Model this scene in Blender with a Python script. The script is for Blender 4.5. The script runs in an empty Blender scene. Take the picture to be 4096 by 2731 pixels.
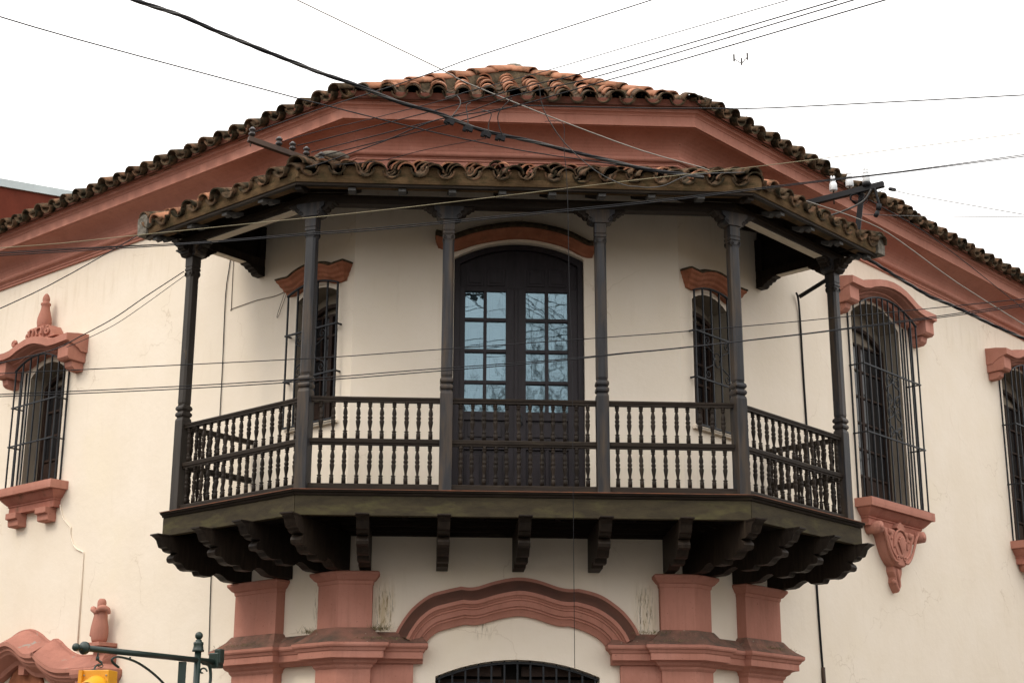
import bpy, math, random
from mathutils import Vector, Matrix
from mathutils.geometry import tessellate_polygon
R = math.radians
rnd = random.Random(7)
sc = bpy.context.scene
COL = sc.collection

# ------------------------------------------------------------------ camera
YAW, PITCH, ROLL = .0562, .2870, .0028
fw = Vector((math.sin(YAW) * math.cos(PITCH), math.cos(YAW) * math.cos(PITCH), math.sin(PITCH)))
rt = Vector((math.cos(YAW), -math.sin(YAW), 0))
up = rt.cross(fw)
rt2 = math.cos(ROLL) * rt + math.sin(ROLL) * up
up2 = -math.sin(ROLL) * rt + math.cos(ROLL) * up
cd = bpy.data.cameras.new('camera')
cam = bpy.data.objects.new('camera', cd)
COL.objects.link(cam)
cam.matrix_world = Matrix((
    (rt2.x, up2.x, -fw.x, -.9741), (rt2.y, up2.y, -fw.y, -16.2678), (rt2.z, up2.z, -fw.z, -2.9711), (0, 0, 0, 1)))
cd.sensor_width = 36
cd.lens = 6273.6 / 4096 * 36
cd.clip_start, cd.clip_end = .1, 2000
sc.camera = cam

# ------------------------------------------------------------------ sky, sun, exposure
SUN_EL, SUN_AZ = R(44), R(238)          # azimuth of the light, clockwise from +Y
w = bpy.data.worlds.new('World')
sc.world = w
w.use_nodes = True
nt = w.node_tree
bg = nt.nodes['Background']
sky = nt.nodes.new('ShaderNodeTexSky')
sky.sky_type = 'NISHITA'
sky.sun_disc = False
sky.sun_elevation = SUN_EL
sky.sun_rotation = SUN_AZ
sky.air_density, sky.dust_density, sky.ozone_density = 1.0, 4.0, 1.0
hs = nt.nodes.new('ShaderNodeHueSaturation')
hs.inputs['Saturation'].default_value = .25
mx = nt.nodes.new('ShaderNodeMix')
mx.data_type = 'RGBA'
mx.inputs[0].default_value = .9           # a closed bright cloud layer over the sky
gtc = nt.nodes.new('ShaderNodeTexCoord')
gsp_ = nt.nodes.new('ShaderNodeSeparateXYZ')
gmr = nt.nodes.new('ShaderNodeMapRange')     # overcast dome: brighter towards the zenith
gmr.inputs[3].default_value, gmr.inputs[4].default_value = 1.0, 2.7
gml = nt.nodes.new('ShaderNodeVectorMath')
gml.operation = 'SCALE'
gml.inputs[0].default_value = (10.3, 10.05, 9.8)
nt.links.new(gtc.outputs['Generated'], gsp_.inputs[0])
nt.links.new(gsp_.outputs[2], gmr.inputs[0])
nt.links.new(gmr.outputs[0], gml.inputs['Scale'])
nt.links.new(gml.outputs[0], mx.inputs[7])
nt.links.new(sky.outputs[0], hs.inputs['Color'])
nt.links.new(hs.outputs[0], mx.inputs[6])
nt.links.new(mx.outputs[2], bg.inputs['Color'])
bg.inputs['Strength'].default_value = .12
sd = bpy.data.lights.new('sun', 'SUN')
sd.energy = 1.1
sd.angle = R(16)
sd.color = (1, .89, .74)
sun = bpy.data.objects.new('sun', sd)
COL.objects.link(sun)
sv = Vector((math.sin(SUN_AZ) * math.cos(SUN_EL), math.cos(SUN_AZ) * math.cos(SUN_EL), math.sin(SUN_EL)))
sun.rotation_euler = sv.to_track_quat('Z', 'Y').to_euler()
sun.location = (-8, -8, 14)
sc.view_settings.view_transform = 'Standard'
sc.view_settings.look = 'None'
sc.view_settings.gamma = 1
sc.view_settings.exposure = .04
sc.view_settings.use_curve_mapping = False
sc.render.engine = 'CYCLES'
sc.cycles.use_denoising = True
sc.cycles.max_bounces = 6

# ------------------------------------------------------------------ materials
def mat(name, c1, c2=None, scale=4, rough=.8, spec=.3, bump=.15, bscale=60, stretch=(1, 1, 1), c3=None, s3=1.2, lo3=.55,
        hi3=.75, metal=0, vary=0, detail=8, lo=.35, hi=.65, bdist=.004, streak=None):
    """Principled paint: two mixed colours of fine noise, a third in patches, value varied per object."""
    m = bpy.data.materials.new(name)
    m.use_nodes = True
    t = m.node_tree
    N, L = t.nodes, t.links
    b = N['Principled BSDF']
    b.inputs['Roughness'].default_value = rough
    b.inputs['Specular IOR Level'].default_value = spec
    b.inputs['Metallic'].default_value = metal
    tc = N.new('ShaderNodeTexCoord')
    mp = N.new('ShaderNodeMapping')
    mp.inputs['Scale'].default_value = stretch
    L.new(tc.outputs['Object'], mp.inputs[0])
    vec = mp.outputs[0]
    oi = N.new('ShaderNodeObjectInfo')
    if vary:
        ad = N.new('ShaderNodeVectorMath')
        ad.operation = 'ADD'
        sm = N.new('ShaderNodeMath')
        sm.operation = 'MULTIPLY'
        sm.inputs[1].default_value = 37
        L.new(oi.outputs['Random'], sm.inputs[0])
        L.new(vec, ad.inputs[0])
        L.new(sm.outputs[0], ad.inputs[1])
        vec = ad.outputs[0]
    def noise(s, d=detail):
        n = N.new('ShaderNodeTexNoise')
        n.inputs['Scale'].default_value = s
        n.inputs['Detail'].default_value = d
        n.inputs['Roughness'].default_value = .6
        L.new(vec, n.inputs['Vector'])
        return n
    def ramp(src, a, z):
        r = N.new('ShaderNodeMapRange')
        r.inputs[1].default_value, r.inputs[2].default_value = a, z
        L.new(src, r.inputs[0])
        return r.outputs[0]
    def mix(f, a, z):
        x = N.new('ShaderNodeMix')
        x.data_type = 'RGBA'
        if f is not None: L.new(f, x.inputs[0])
        for k, v in ((6, a), (7, z)):
            if isinstance(v, tuple): x.inputs[k].default_value = (*v, 1)
            else: L.new(v, x.inputs[k])
        return x.outputs[2]
    col = mix(ramp(noise(scale).outputs[0], lo, hi), c1, c2 or c1)
    if c3: col = mix(ramp(noise(s3).outputs[0], lo3, hi3), col, c3)
    if streak:                                  # vertical rain dirt with a shape of its own
        mp2 = N.new('ShaderNodeMapping')
        mp2.inputs['Scale'].default_value = (9, 9, .8)
        L.new(tc.outputs['Object'], mp2.inputs[0])
        n2 = N.new('ShaderNodeTexNoise')
        n2.inputs['Scale'].default_value = 1.6
        n2.inputs['Detail'].default_value = 9
        n2.inputs['Roughness'].default_value = .7
        L.new(mp2.outputs[0], n2.inputs['Vector'])
        r2 = N.new('ShaderNodeMapRange')
        r2.inputs[1].default_value, r2.inputs[2].default_value, r2.inputs[4].default_value = .5, .78, streak[3]
        L.new(n2.outputs[0], r2.inputs[0])
        col = mix(r2.outputs[0], col, streak[:3])
        n3 = noise(38, 6)
        col = mix(ramp(n3.outputs[0], .66, .74), col, tuple(v * .55 for v in streak[:3]))
    if vary:
        h = N.new('ShaderNodeHueSaturation')
        L.new(col, h.inputs['Color'])
        L.new(ramp(oi.outputs['Random'], 0, 1), h.inputs['Value'])
        h.inputs['Value'].default_value = 1
        rr = N.new('ShaderNodeMapRange')
        rr.inputs[3].default_value, rr.inputs[4].default_value = 1 - vary, 1 + vary
        L.new(oi.outputs['Random'], rr.inputs[0])
        L.new(rr.outputs[0], h.inputs['Value'])
        col = h.outputs[0]
    L.new(col, b.inputs['Base Color'])
    if bump:
        bn = N.new('ShaderNodeBump')
        bn.inputs['Strength'].default_value = bump
        bn.inputs['Distance'].default_value = bdist
        L.new(noise(bscale, 4).outputs[0], bn.inputs['Height'])
        L.new(bn.outputs[0], b.inputs['Normal'])
    m['graph'] = 1
    return m

def streaked_wall():
    """Cream lime plaster: cloudy tone, faint hairline dirt, rain streaks and a few drips below the balcony."""
    m = mat('cream_plaster', (.80, .715, .605), (.765, .675, .555), scale=1.3, rough=.9, spec=.15, bump=.35, bscale=9, c3=(.78, .69, .55),
            s3=.6, bdist=.012)
    t = m.node_tree
    N, L = t.nodes, t.links
    b = N['Principled BSDF']
    base = b.inputs['Base Color'].links[0].from_socket
    tc = [n for n in N if n.type == 'TEX_COORD'][0]
    def stained(src, sx, sz, s, a, z, colr, amt, sockets=None):
        mp = N.new('ShaderNodeMapping')
        mp.inputs['Scale'].default_value = (sx, sx, sz)
        L.new(tc.outputs['Object'], mp.inputs[0])
        n = N.new('ShaderNodeTexNoise')
        n.inputs['Scale'].default_value = s
        n.inputs['Detail'].default_value = 7
        n.inputs['Roughness'].default_value = .7
        L.new(mp.outputs[0], n.inputs['Vector'])
        r = N.new('ShaderNodeMapRange')
        r.inputs[1].default_value, r.inputs[2].default_value, r.inputs[4].default_value = a, z, amt
        L.new(n.outputs[0], r.inputs[0])
        f = r.outputs[0]
        if sockets: 
            for so in sockets:
                mu = N.new('ShaderNodeMath')
                mu.operation = 'MULTIPLY'
                L.new(f, mu.inputs[0])
                L.new(so, mu.inputs[1])
                f = mu.outputs[0]
        x = N.new('ShaderNodeMix')
        x.data_type = 'RGBA'
        L.new(f, x.inputs[0])
        L.new(src, x.inputs[6])
        x.inputs[7].default_value = (*colr, 1)
        return x.outputs[2]
    c = stained(base, 3, .35, 2.2, .58, .82, (.56, .46, .33), .28)
    c = stained(c, 1, 1, .9, .55, .75, (.80, .72, .60), .6)
    c = stained(c, 2, 1.2, 5, .68, .74, (.34, .25, .17), .35)
    sep = N.new('ShaderNodeSeparateXYZ')
    L.new(tc.outputs['Object'], sep.inputs[0])
    def band(sock, c0, half):
        q = N.new('ShaderNodeMath'); q.operation = 'SUBTRACT'; q.inputs[1].default_value = c0
        L.new(sock, q.inputs[0])
        a = N.new('ShaderNodeMath'); a.operation = 'ABSOLUTE'
        L.new(q.outputs[0], a.inputs[0])
        r = N.new('ShaderNodeMapRange')
        r.inputs[1].default_value, r.inputs[2].default_value = half, half * .4
        L.new(a.outputs[0], r.inputs[0])
        return r.outputs[0]
    for xc in (-1.36, 1.33):
        c = stained(c, 16, 2.2, 3.2, .50, .60, (.10, .07, .03), .9, (band(sep.outputs[0], xc, .115), band(sep.outputs[2], -1.05, .30)))
        c = stained(c, 5, .8, 3, .42, .62, (.45, .33, .16), .55, (band(sep.outputs[0], xc, .15), band(sep.outputs[2], -1.05, .36)))
    c = stained(c, 16, 2.2, 3.2, .50, .60, (.16, .11, .045), .85, (band(sep.outputs[0], -.35, .12), band(sep.outputs[2], -1.07, .30)))
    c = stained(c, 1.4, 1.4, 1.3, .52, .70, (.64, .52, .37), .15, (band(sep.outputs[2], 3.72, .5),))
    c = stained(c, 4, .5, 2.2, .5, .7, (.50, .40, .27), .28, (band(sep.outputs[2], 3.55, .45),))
    # hairline cracks, only here and there
    vo_ = N.new('ShaderNodeTexVoronoi')
    vo_.feature = 'DISTANCE_TO_EDGE'
    vo_.inputs['Scale'].default_value = 1.15
    wn_ = N.new('ShaderNodeTexNoise')
    wn_.inputs['Scale'].default_value = 2.5
    wn_.inputs['Detail'].default_value = 6
    wa = N.new('ShaderNodeMix')
    wa.data_type = 'RGBA'
    wa.inputs[0].default_value = .35
    L.new(tc.outputs['Object'], wn_.inputs['Vector'])
    L.new(tc.outputs['Object'], wa.inputs[6])
    L.new(wn_.outputs['Color'], wa.inputs[7])
    L.new(wa.outputs[2], vo_.inputs['Vector'])
    cr_ = N.new('ShaderNodeMapRange')
    cr_.inputs[1].default_value, cr_.inputs[2].default_value = .006, .0
    L.new(vo_.outputs['Distance'], cr_.inputs[0])
    mk = N.new('ShaderNodeTexNoise')
    mk.inputs['Scale'].default_value = 1.1
    L.new(tc.outputs['Object'], mk.inputs['Vector'])
    mr = N.new('ShaderNodeMapRange')
    mr.inputs[1].default_value, mr.inputs[2].default_value, mr.inputs[4].default_value = .5, .62, .35
    L.new(mk.outputs[0], mr.inputs[0])
    mm = N.new('ShaderNodeMath')
    mm.operation = 'MULTIPLY'
    L.new(cr_.outputs[0], mm.inputs[0])
    L.new(mr.outputs[0], mm.inputs[1])
    cx2 = N.new('ShaderNodeMix')
    cx2.data_type = 'RGBA'
    L.new(mm.outputs[0], cx2.inputs[0])
    L.new(c, cx2.inputs[6])
    cx2.inputs[7].default_value = (.42, .32, .21, 1)
    c = cx2.outputs[2]
    L.new(c, b.inputs['Base Color'])
    return m

M = dict(
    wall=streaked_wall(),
    pink=mat('pink_stucco', (.435, .200, .150), (.385, .170, .125), scale=2.6, rough=.88, spec=.15, bump=.45, bscale=20, c3=(.50, .245, .19), s3=1.1,
             bdist=.008, streak=(.24, .115, .082, .5)),
    soot=mat('sooty_stucco', (.115, .062, .048), (.16, .075, .055), scale=4, rough=.95, spec=.1, bump=.4, bscale=30, c3=(.24, .10, .075), s3=2.2, lo3=.62, hi3=.8),
    pinkdirty=mat('pink_stucco_weathered', (.42, .175, .13), (.33, .13, .095), scale=6, rough=.9, spec=.15, bump=.45, bscale=26,
                  c3=(.085, .072, .05), s3=2.6, lo3=.60, hi3=.76, bdist=.008),
    ledge=mat('grimy_ledge', (.24, .12, .09), (.105, .075, .058), scale=3.5, rough=.95, spec=.1, bump=.9, bscale=45, c3=(.40, .36, .29), s3=26,
              lo3=.66, hi3=.72, lo=.40, hi=.62, bdist=.012),
    orange=mat('rust_hood', (.39, .155, .088), (.29, .108, .060), scale=6, rough=.85, spec=.15, bump=.4, bscale=30, c3=(.15, .085, .05),
               s3=4, lo3=.6, hi3=.8, streak=(.12, .06, .035, .6)),
    moss=mat('black_moss', (.045, .036, .024), (.11, .080, .050), scale=14, rough=1, spec=.05, bump=1, bscale=70, c3=(.15, .14, .10), s3=40,
             lo3=.62, hi3=.7, bdist=.012),
    wood=mat('dark_wood', (.0125, .0085, .0062), (.024, .017, .012), scale=5, rough=.55, spec=.16, bump=.5, bscale=30, stretch=(6, 6, .7),
             c3=(.055, .042, .027), s3=3, lo3=.6, hi3=.8, vary=.35),
    woodx=mat('dark_wood_rail', (.0145, .010, .0072), (.028, .020, .014), scale=5, rough=.6, spec=.16, bump=.5, bscale=30,
              stretch=(.7, 6, 6), c3=(.085, .068, .04), s3=3, lo3=.62, hi3=.8, vary=.1),
    post=mat('painted_post', (.015, .0145, .0155), (.027, .0275, .032), scale=4, rough=.45, spec=.26, bump=.4, bscale=26, stretch=(5, 5, .6),
             c3=(.066, .046, .030), s3=2.2, lo3=.44, hi3=.66, vary=.1),
    postworn=mat('peeling_post', (.022, .018, .015), (.038, .031, .025), scale=4, rough=.5, spec=.25, bump=.5, bscale=26,
                 stretch=(5, 5, .6), c3=(.32, .20, .075), s3=3.2, lo3=.66, hi3=.69),
    algae=mat('algae_fascia', (.034, .027, .017), (.055, .044, .025), scale=5, rough=.75, spec=.15, bump=.5, bscale=30, stretch=(1, 4, 3),
              c3=(.095, .085, .036), s3=2.2, lo3=.52, hi3=.75),
    under=mat('black_underside', (.012, .009, .008), (.02, .015, .012), scale=6, rough=.85, spec=.15, bump=.3, bscale=30),
    soffit=mat('brown_soffit', (.035, .024, .017), (.05, .036, .026), scale=6, rough=.85, spec=.1, bump=.3, bscale=30),
    tail=mat('grey_rafter_tail', (.13, .13, .13), (.09, .088, .085), scale=9, rough=.7, spec=.2, bump=.3),
    pale=mat('weathered_board', (.66, .58, .46), (.54, .47, .37), scale=5, rough=.85, spec=.2, bump=.4, bscale=30, stretch=(1, 6, 1)),
    copper=mat('rusty_strip', (.20, .075, .035), (.09, .045, .03), scale=8, rough=.7, bump=.2),
    door=mat('mahogany_door', (.013, .0095, .0115), (.021, .016, .020), scale=5, rough=.45, spec=.25, bump=.3, bscale=30, stretch=(5, 5, .7)),
    casement=mat('brown_casement', (.026, .015, .011), (.042, .025, .018), scale=6, rough=.6, spec=.18, bump=.3, bscale=30),
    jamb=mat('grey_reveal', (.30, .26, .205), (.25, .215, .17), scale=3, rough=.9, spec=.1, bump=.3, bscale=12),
    iron=mat('black_iron', (.010, .013, .017), (.020, .022, .026), scale=14, rough=.5, spec=.25, bump=.3, bscale=80, c3=(.05, .035, .025),
             s3=9, lo3=.65, hi3=.8),
    tile=mat('terracotta', (.39, .185, .108), (.29, .135, .082), scale=9, rough=.9, spec=.1, bump=.6, bscale=50, c3=(.075, .055, .032),
             s3=7, lo3=.52, hi3=.66, vary=.25, bdist=.006),
    tileold=mat('mouldy_terracotta', (.20, .105, .062), (.095, .064, .040), scale=8, rough=.95, spec=.08, bump=.9, bscale=45,
                c3=(.028, .024, .015), s3=9, lo3=.42, hi3=.60, vary=.3, bdist=.008, lo=.3, hi=.55),
    mortar=mat('brown_mortar', (.15, .095, .05), (.085, .055, .03), scale=6, rough=.95, spec=.08, bump=.8, bscale=24, c3=(.055, .045, .022),
               s3=5, lo3=.5, hi3=.7, bdist=.012),
    mortargrey=mat('lime_mortar', (.20, .18, .15), (.085, .075, .058), scale=18, rough=.95, bump=1, bscale=40, bdist=.012),
    wire=mat('black_wire', (.010, .010, .012), rough=.6, spec=.2, bump=0),
    wiregrey=mat('grey_wire', (.06, .058, .056), rough=.5, bump=0),
    wirepale=mat('pale_wire', (.25, .215, .13), (.18, .15, .09), scale=3, rough=.6, bump=0),
    wiresilver=mat('silver_wire', (.30, .28, .25), rough=.4, bump=0),
    porcelain=mat('white_porcelain', (.66, .68, .70), (.58, .60, .62), scale=9, rough=.2, spec=.6, bump=0),
    ceramic=mat('black_insulator', (.018, .013, .012), rough=.35, spec=.4, bump=0),
    steel=mat('rusty_steel', (.045, .028, .022), (.075, .045, .03), scale=9, rough=.7, spec=.3, bump=.4, bscale=60),
    green=mat('green_pole_paint', (.008, .021, .017), (.013, .030, .024), scale=6, rough=.42, spec=.5, bump=.2, bscale=60),
    yellow=mat('yellow_housing', (.72, .33, .012), (.62, .26, .01), scale=5, rough=.38, spec=.5, bump=.15, bscale=40),
    black=mat('matt_black', (.01, .01, .01), rough=.6, bump=0),
    redwall=mat('oxblood_wall', (.13, .033, .020), (.10, .026, .016), scale=3, rough=.95, spec=.1, bump=.4, bscale=20),
    zinc=mat('pale_flashing', (.46, .53, .54), (.36, .42, .43), scale=2.5, rough=.45, spec=.4, bump=.2, c3=(.6, .52, .45), s3=1.4,
             lo3=.66, hi3=.7),
    asphalt=mat('asphalt', (.05, .05, .052), (.065, .063, .06), scale=30, rough=.95, bump=.6, bscale=120),
    paving=mat('grey_paving', (.16, .15, .135), (.12, .115, .10), scale=4, rough=.9, bump=.4, bscale=60),
    kerb=mat('concrete_kerb', (.34, .33, .30), (.27, .26, .24), scale=5, rough=.9, bump=.4, bscale=60),
    earth=mat('open_ground', (.10, .085, .065), (.075, .065, .05), scale=.5, rough=1, bump=.3, bscale=3),
    shutter=mat('pale_blue_panel', (.50, .60, .63), (.44, .53, .56), scale=4, rough=.7, bump=.2),
    ochre=mat('ochre_wall', (.34, .25, .15), (.29, .21, .13), scale=2, rough=.95, spec=.1, bump=.3, bscale=12),
    groove_shade=mat('painted_groove_shade', (.05, .075, .09), rough=.9, bump=0),
    chipped=mat('chipped_stucco', (.42, .19, .145), (.33, .15, .115), scale=4, rough=.95, spec=.1, bump=.9, bscale=30, c3=(.30, .28, .25), s3=6, lo3=.60, hi3=.66, bdist=.012),
    bark=mat('dark_bark', (.06, .05, .04), (.09, .075, .06), scale=12, rough=.95, bump=.8, bscale=30),
    straw=mat('dry_straw', (.30, .25, .14), (.12, .10, .05), scale=20, rough=1, spec=.05, bump=0),
    dark=mat('dark_room', (.010, .008, .007), rough=1, bump=0),
)
def glass():
    m = bpy.data.materials.new('sky_lit_pane')
    m.use_nodes = True
    N, L = m.node_tree.nodes, m.node_tree.links
    out = N['Material Output']
    N.remove(N['Principled BSDF'])
    g = N.new('ShaderNodeBsdfGlossy')
    g.inputs['Color'].default_value = (.22, .31, .36, 1)
    g.inputs['Roughness'].default_value = .02
    tr = N.new('ShaderNodeBsdfTransparent')
    tr.inputs['Color'].default_value = (.9, .95, .97, 1)
    mx_ = N.new('ShaderNodeMixShader')
    mx_.inputs[0].default_value = .46
    n = N.new('ShaderNodeTexNoise')
    n.inputs['Scale'].default_value = 5
    tc = N.new('ShaderNodeTexCoord')
    L.new(tc.outputs['Object'], n.inputs['Vector'])
    bn = N.new('ShaderNodeBump')
    bn.inputs['Strength'].default_value = .06
    bn.inputs['Distance'].default_value = .01
    L.new(n.outputs[0], bn.inputs['Height'])
    L.new(bn.outputs[0], g.inputs['Normal'])
    L.new(tr.outputs[0], mx_.inputs[1])
    L.new(g.outputs[0], mx_.inputs[2])
    L.new(mx_.outputs[0], out.inputs['Surface'])
    return m
M['pane'] = glass()
M['darkglass'] = mat('dark_glass', (.012, .012, .014), rough=.12, spec=.6, bump=0)

# ------------------------------------------------------------------ plan of the building
HW, AL, AR = 1.783, .7601, .7821
TL, TR = math.tan(AL / 2), math.tan(AR / 2)
FR = {
    'F': Matrix.Identity(4),
    'L': Matrix(((math.cos(AL), math.sin(AL), 0, -HW), (-math.sin(AL), math.cos(AL), 0, 0), (0, 0, 1, 0), (0, 0, 0, 1))),
    'R': Matrix(((math.cos(AR), -math.sin(AR), 0, HW), (math.sin(AR), math.cos(AR), 0, 0), (0, 0, 1, 0), (0, 0, 0, 1))),
}
SL_END, SR_END = -9.0, 18.0
def W(side, s, o, z):
    return FR[side] @ Vector((s, -o, z))
def bendL(o, z): return W('F', -HW - o * TL, o, z)
def bendR(o, z): return W('F', HW + o * TR, o, z)
GZ = -4.57

class MB:
    def __init__(s): s.v, s.f, s.sm = [], [], []
    def add(s, vs, fs, smooth=False):
        n = len(s.v)
        s.v += [Vector(v) for v in vs]
        s.f += [tuple(i + n for i in f) for f in fs]
        s.sm += [smooth] * len(fs)
        return s
    def box(s, x0, x1, y0, y1, z0, z1):
        return s.add([(x, y, z) for z in (z0, z1) for x, y in ((x0, y0), (x1, y0), (x1, y1), (x0, y1))],
                     [(3, 2, 1, 0), (4, 5, 6, 7), (0, 1, 5, 4), (1, 2, 6, 5), (2, 3, 7, 6), (3, 0, 4, 7)])
    def prism(s, pts, fn, a, b):
        """polygon pts (2-D) extruded from a to b; fn(u, v, t) gives the point"""
        n = len(pts)
        vs = [fn(u, v, a) for u, v in pts] + [fn(u, v, b) for u, v in pts]
        tri = tessellate_polygon([[Vector((u, v, 0)) for u, v in pts]])
        return s.add(vs, [(i, (i + 1) % n, n + (i + 1) % n, n + i) for i in range(n)] + [tuple(t) for t in tri]
                     + [tuple(n + i for i in reversed(t)) for t in tri])
    def loft(s, rings, closed=True, caps=True, smooth=False):
        n = len(rings[0])
        fs = []
        for k in range(len(rings) - 1):
            for i in range(n if closed else n - 1):
                j = (i + 1) % n
                fs.append((k * n + i, k * n + j, (k + 1) * n + j, (k + 1) * n + i))
        if caps and closed:
            fs += [tuple(reversed(range(n))), tuple(range((len(rings) - 1) * n, len(rings) * n))]
        return s.add([p for r in rings for p in r], fs, smooth)
    def lathe(s, prof, c=(0, 0, 0), seg=12, smooth=True, sx=1, sy=1):
        c = Vector(c)
        rings = [[c + Vector((r * sx * math.cos(2 * math.pi * i / seg), r * sy * math.sin(2 * math.pi * i / seg), z)) for i in range(seg)]
                 for r, z in prof]
        return s.loft(rings, smooth=smooth)
    def tube(s, pts, r, seg=6, smooth=True):
        pts = [Vector(p) for p in pts]
        rings = []
        prev = None
        for i, p in enumerate(pts):
            d = (pts[min(i + 1, len(pts) - 1)] - pts[max(i - 1, 0)])
            d = d.normalized() if d.length > 1e-9 else Vector((0, 0, 1))
            if prev is None:
                a = d.orthogonal().normalized()
            else:
                a = (prev - d * prev.dot(d))
                a = a.normalized() if a.length > 1e-6 else d.orthogonal().normalized()
            prev = a
            b = d.cross(a)
            rr = r[i] if isinstance(r, (list, tuple)) else r
            rings.append([p + (a * math.cos(2 * math.pi * k / seg) + b * math.sin(2 * math.pi * k / seg)) * rr for k in range(seg)])
        return s.loft(rings, smooth=smooth)
    def build(s, name, m, parent=None, mw=None, recalc=True, bevel=0):
        me = bpy.data.meshes.new(name)
        me.from_pydata(s.v, [], s.f)
        me.update()
        import bmesh
        b = bmesh.new()
        b.from_mesh(me)
        if recalc: bmesh.ops.recalc_face_normals(b, faces=b.faces)
        b.to_mesh(me)
        b.free()
        me.polygons.foreach_set('use_smooth', s.sm)
        o = bpy.data.objects.new(name, me)
        COL.objects.link(o)
        me.materials.append(M[m] if isinstance(m, str) else m)
        if mw is not None: o.matrix_world = mw
        adopt(o, parent)
        if bevel:
            bv = o.modifiers.new('bevel', 'BEVEL')
            bv.width, bv.segments, bv.limit_method, bv.angle_limit = bevel, 2, 'ANGLE', R(40)
        return o

WORLD = {}
def adopt(o, parent):
    WORLD[o.name] = o.matrix_basis.copy()
    if parent:
        o.parent = parent
        o.matrix_parent_inverse = WORLD[parent.name].inverted()
def empty(name, label, cat, loc=(0, 0, 0), group=None, parent=None):
    o = bpy.data.objects.new(name, None)
    COL.objects.link(o)
    o.location = loc
    o.matrix_basis = Matrix.Translation(Vector(loc))
    adopt(o, parent)
    if label: tag(o, label, cat, group)
    return o
def tag(o, label, cat, group=None, kind=None):
    if label: o['label'] = label
    if cat: o['category'] = cat
    if group: o['group'] = group
    if kind: o['kind'] = kind
    return o
def inst(src, mw, parent, m=None):
    o = src.copy()
    COL.objects.link(o)
    o.matrix_basis = mw
    WORLD[o.name] = mw.copy()
    o.parent = parent
    o.matrix_parent_inverse = WORLD[parent.name].inverted()
    return o

def run_mold(prof, sL=SL_END, sR=SR_END):
    """closed (offset, height) profile run along left wing, chamfered corner, right wing"""
    rings = [[W('L', sL, o, z) for o, z in prof], [bendL(o, z) for o, z in prof], [bendR(o, z) for o, z in prof],
             [W('R', sR, o, z) for o, z in prof]]
    return MB().loft(rings)
def arch_mold(path, prof, ret=True, ext=0):
    """profile (o, n) swept along a path in the wall plane (x, z); n is measured along the path normal; ends return to the wall"""
    P_ = [Vector((x, z)) for x, z in path]
    nor = []
    for i in range(len(P_)):
        a, b = P_[max(i - 1, 0)], P_[min(i + 1, len(P_) - 1)]
        d1 = (P_[i] - a).normalized() if i else (b - P_[i]).normalized()
        d2 = (b - P_[i]).normalized() if i < len(P_) - 1 else d1
        d = (d1 + d2).normalized()
        if i in (0, len(P_) - 1) and ret: d = Vector((1, 0))
        nor.append(Vector((-d.y, d.x)) / max(.6, d.dot(d1)))
    rings = []
    if ret: rings.append([Vector((P_[0].x - o * ext, .0, P_[0].y + n)) for o, n in prof])
    for i, p in enumerate(P_):
        e = 0
        if ret and i == 0: e = -1
        if ret and i == len(P_) - 1: e = 1
        rings.append([Vector((p.x + nor[i].x * n + e * o * ext, -o, p.y + nor[i].y * n)) for o, n in prof])
    if ret: rings.append([Vector((P_[-1].x + o * ext, .0, P_[-1].y + n)) for o, n in prof])
    return MB().loft(rings)
def smooth_path(pts, k=5):
    out = []
    n = len(pts)
    for i in range(n - 1):
        p0, p1, p2, p3 = pts[max(i - 1, 0)], pts[i], pts[i + 1], pts[min(i + 2, n - 1)]
        for j in range(k):
            t = j / k
            out.append(tuple(.5 * (2 * b + (c - a) * t + (2 * a - 5 * b + 4 * c - d) * t * t + (3 * b - a - 3 * c + d) * t ** 3)
                             for a, b, c, d in zip(p0, p1, p2, p3)))
    out.append(tuple(pts[-1]))
    return out
def arch_pts(xc, half, spring, crest, n=14):
    """segmental arch through the springs and the crest"""
    h = crest - spring
    rr = (half * half + h * h) / (2 * h)
    a = math.asin(half / rr)
    return [(xc + rr * math.sin(-a + 2 * a * i / n), crest - rr + rr * math.cos(-a + 2 * a * i / n)) for i in range(n + 1)]
def spiral(cx, cz, r0, turns, start, sgn, y, n=26, rend=.22):
    out = []
    for i in range(n + 1):
        t = i / n
        r = r0 * (1 - t * (1 - rend))
        a = start + sgn * turns * 2 * math.pi * t
        out.append((cx + r * math.cos(a), y, cz + r * math.sin(a)))
    return out

# ------------------------------------------------------------------ ground and street
def struct(o): return tag(o, None, None, kind='structure')
g = MB().add([(-900, -900, GZ - .15), (900, -900, GZ - .15), (900, 900, GZ - .15), (-900, 900, GZ - .15)], [(0, 1, 2, 3)])
struct(g.build('ground', 'earth'))
rings = [[(-60, -13, GZ - .146), (60, -13, GZ - .146), (60, -3.6, GZ - .146), (-60, -3.6, GZ - .146)]]
rd = MB()
q = [W('L', -60, 9.5, 0), bendL(9.5, 0), bendR(9.5, 0), W('R', 60, 9.5, 0)]
p_ = [W('L', -60, 1.9, 0), bendL(1.9, 0), bendR(1.9, 0), W('R', 60, 1.9, 0)]
for a, b, c, d in ((p_[0], p_[1], q[1], q[0]), (p_[1], p_[2], q[2], q[1]), (p_[2], p_[3], q[3], q[2])):
    rd.add([Vector((v.x, v.y, GZ - .146)) for v in (a, b, c, d)], [(0, 1, 2, 3)])
rd.add([(-14, -60, GZ - .142), (10, -60, GZ - .142), (10, -9.4, GZ - .142), (-14, -9.4, GZ - .142)], [(0, 1, 2, 3)])
struct(rd.build('road', 'asphalt'))
struct(run_mold([(0, GZ - .14), (1.75, GZ - .14), (1.75, GZ), (0, GZ)], -60, 60).build('pavement', 'paving'))
struct(run_mold([(1.753, GZ - .145), (1.9, GZ - .145), (1.9, GZ + .003), (1.753, GZ + .003)], -60, 60).build('kerb', 'kerb'))

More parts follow.
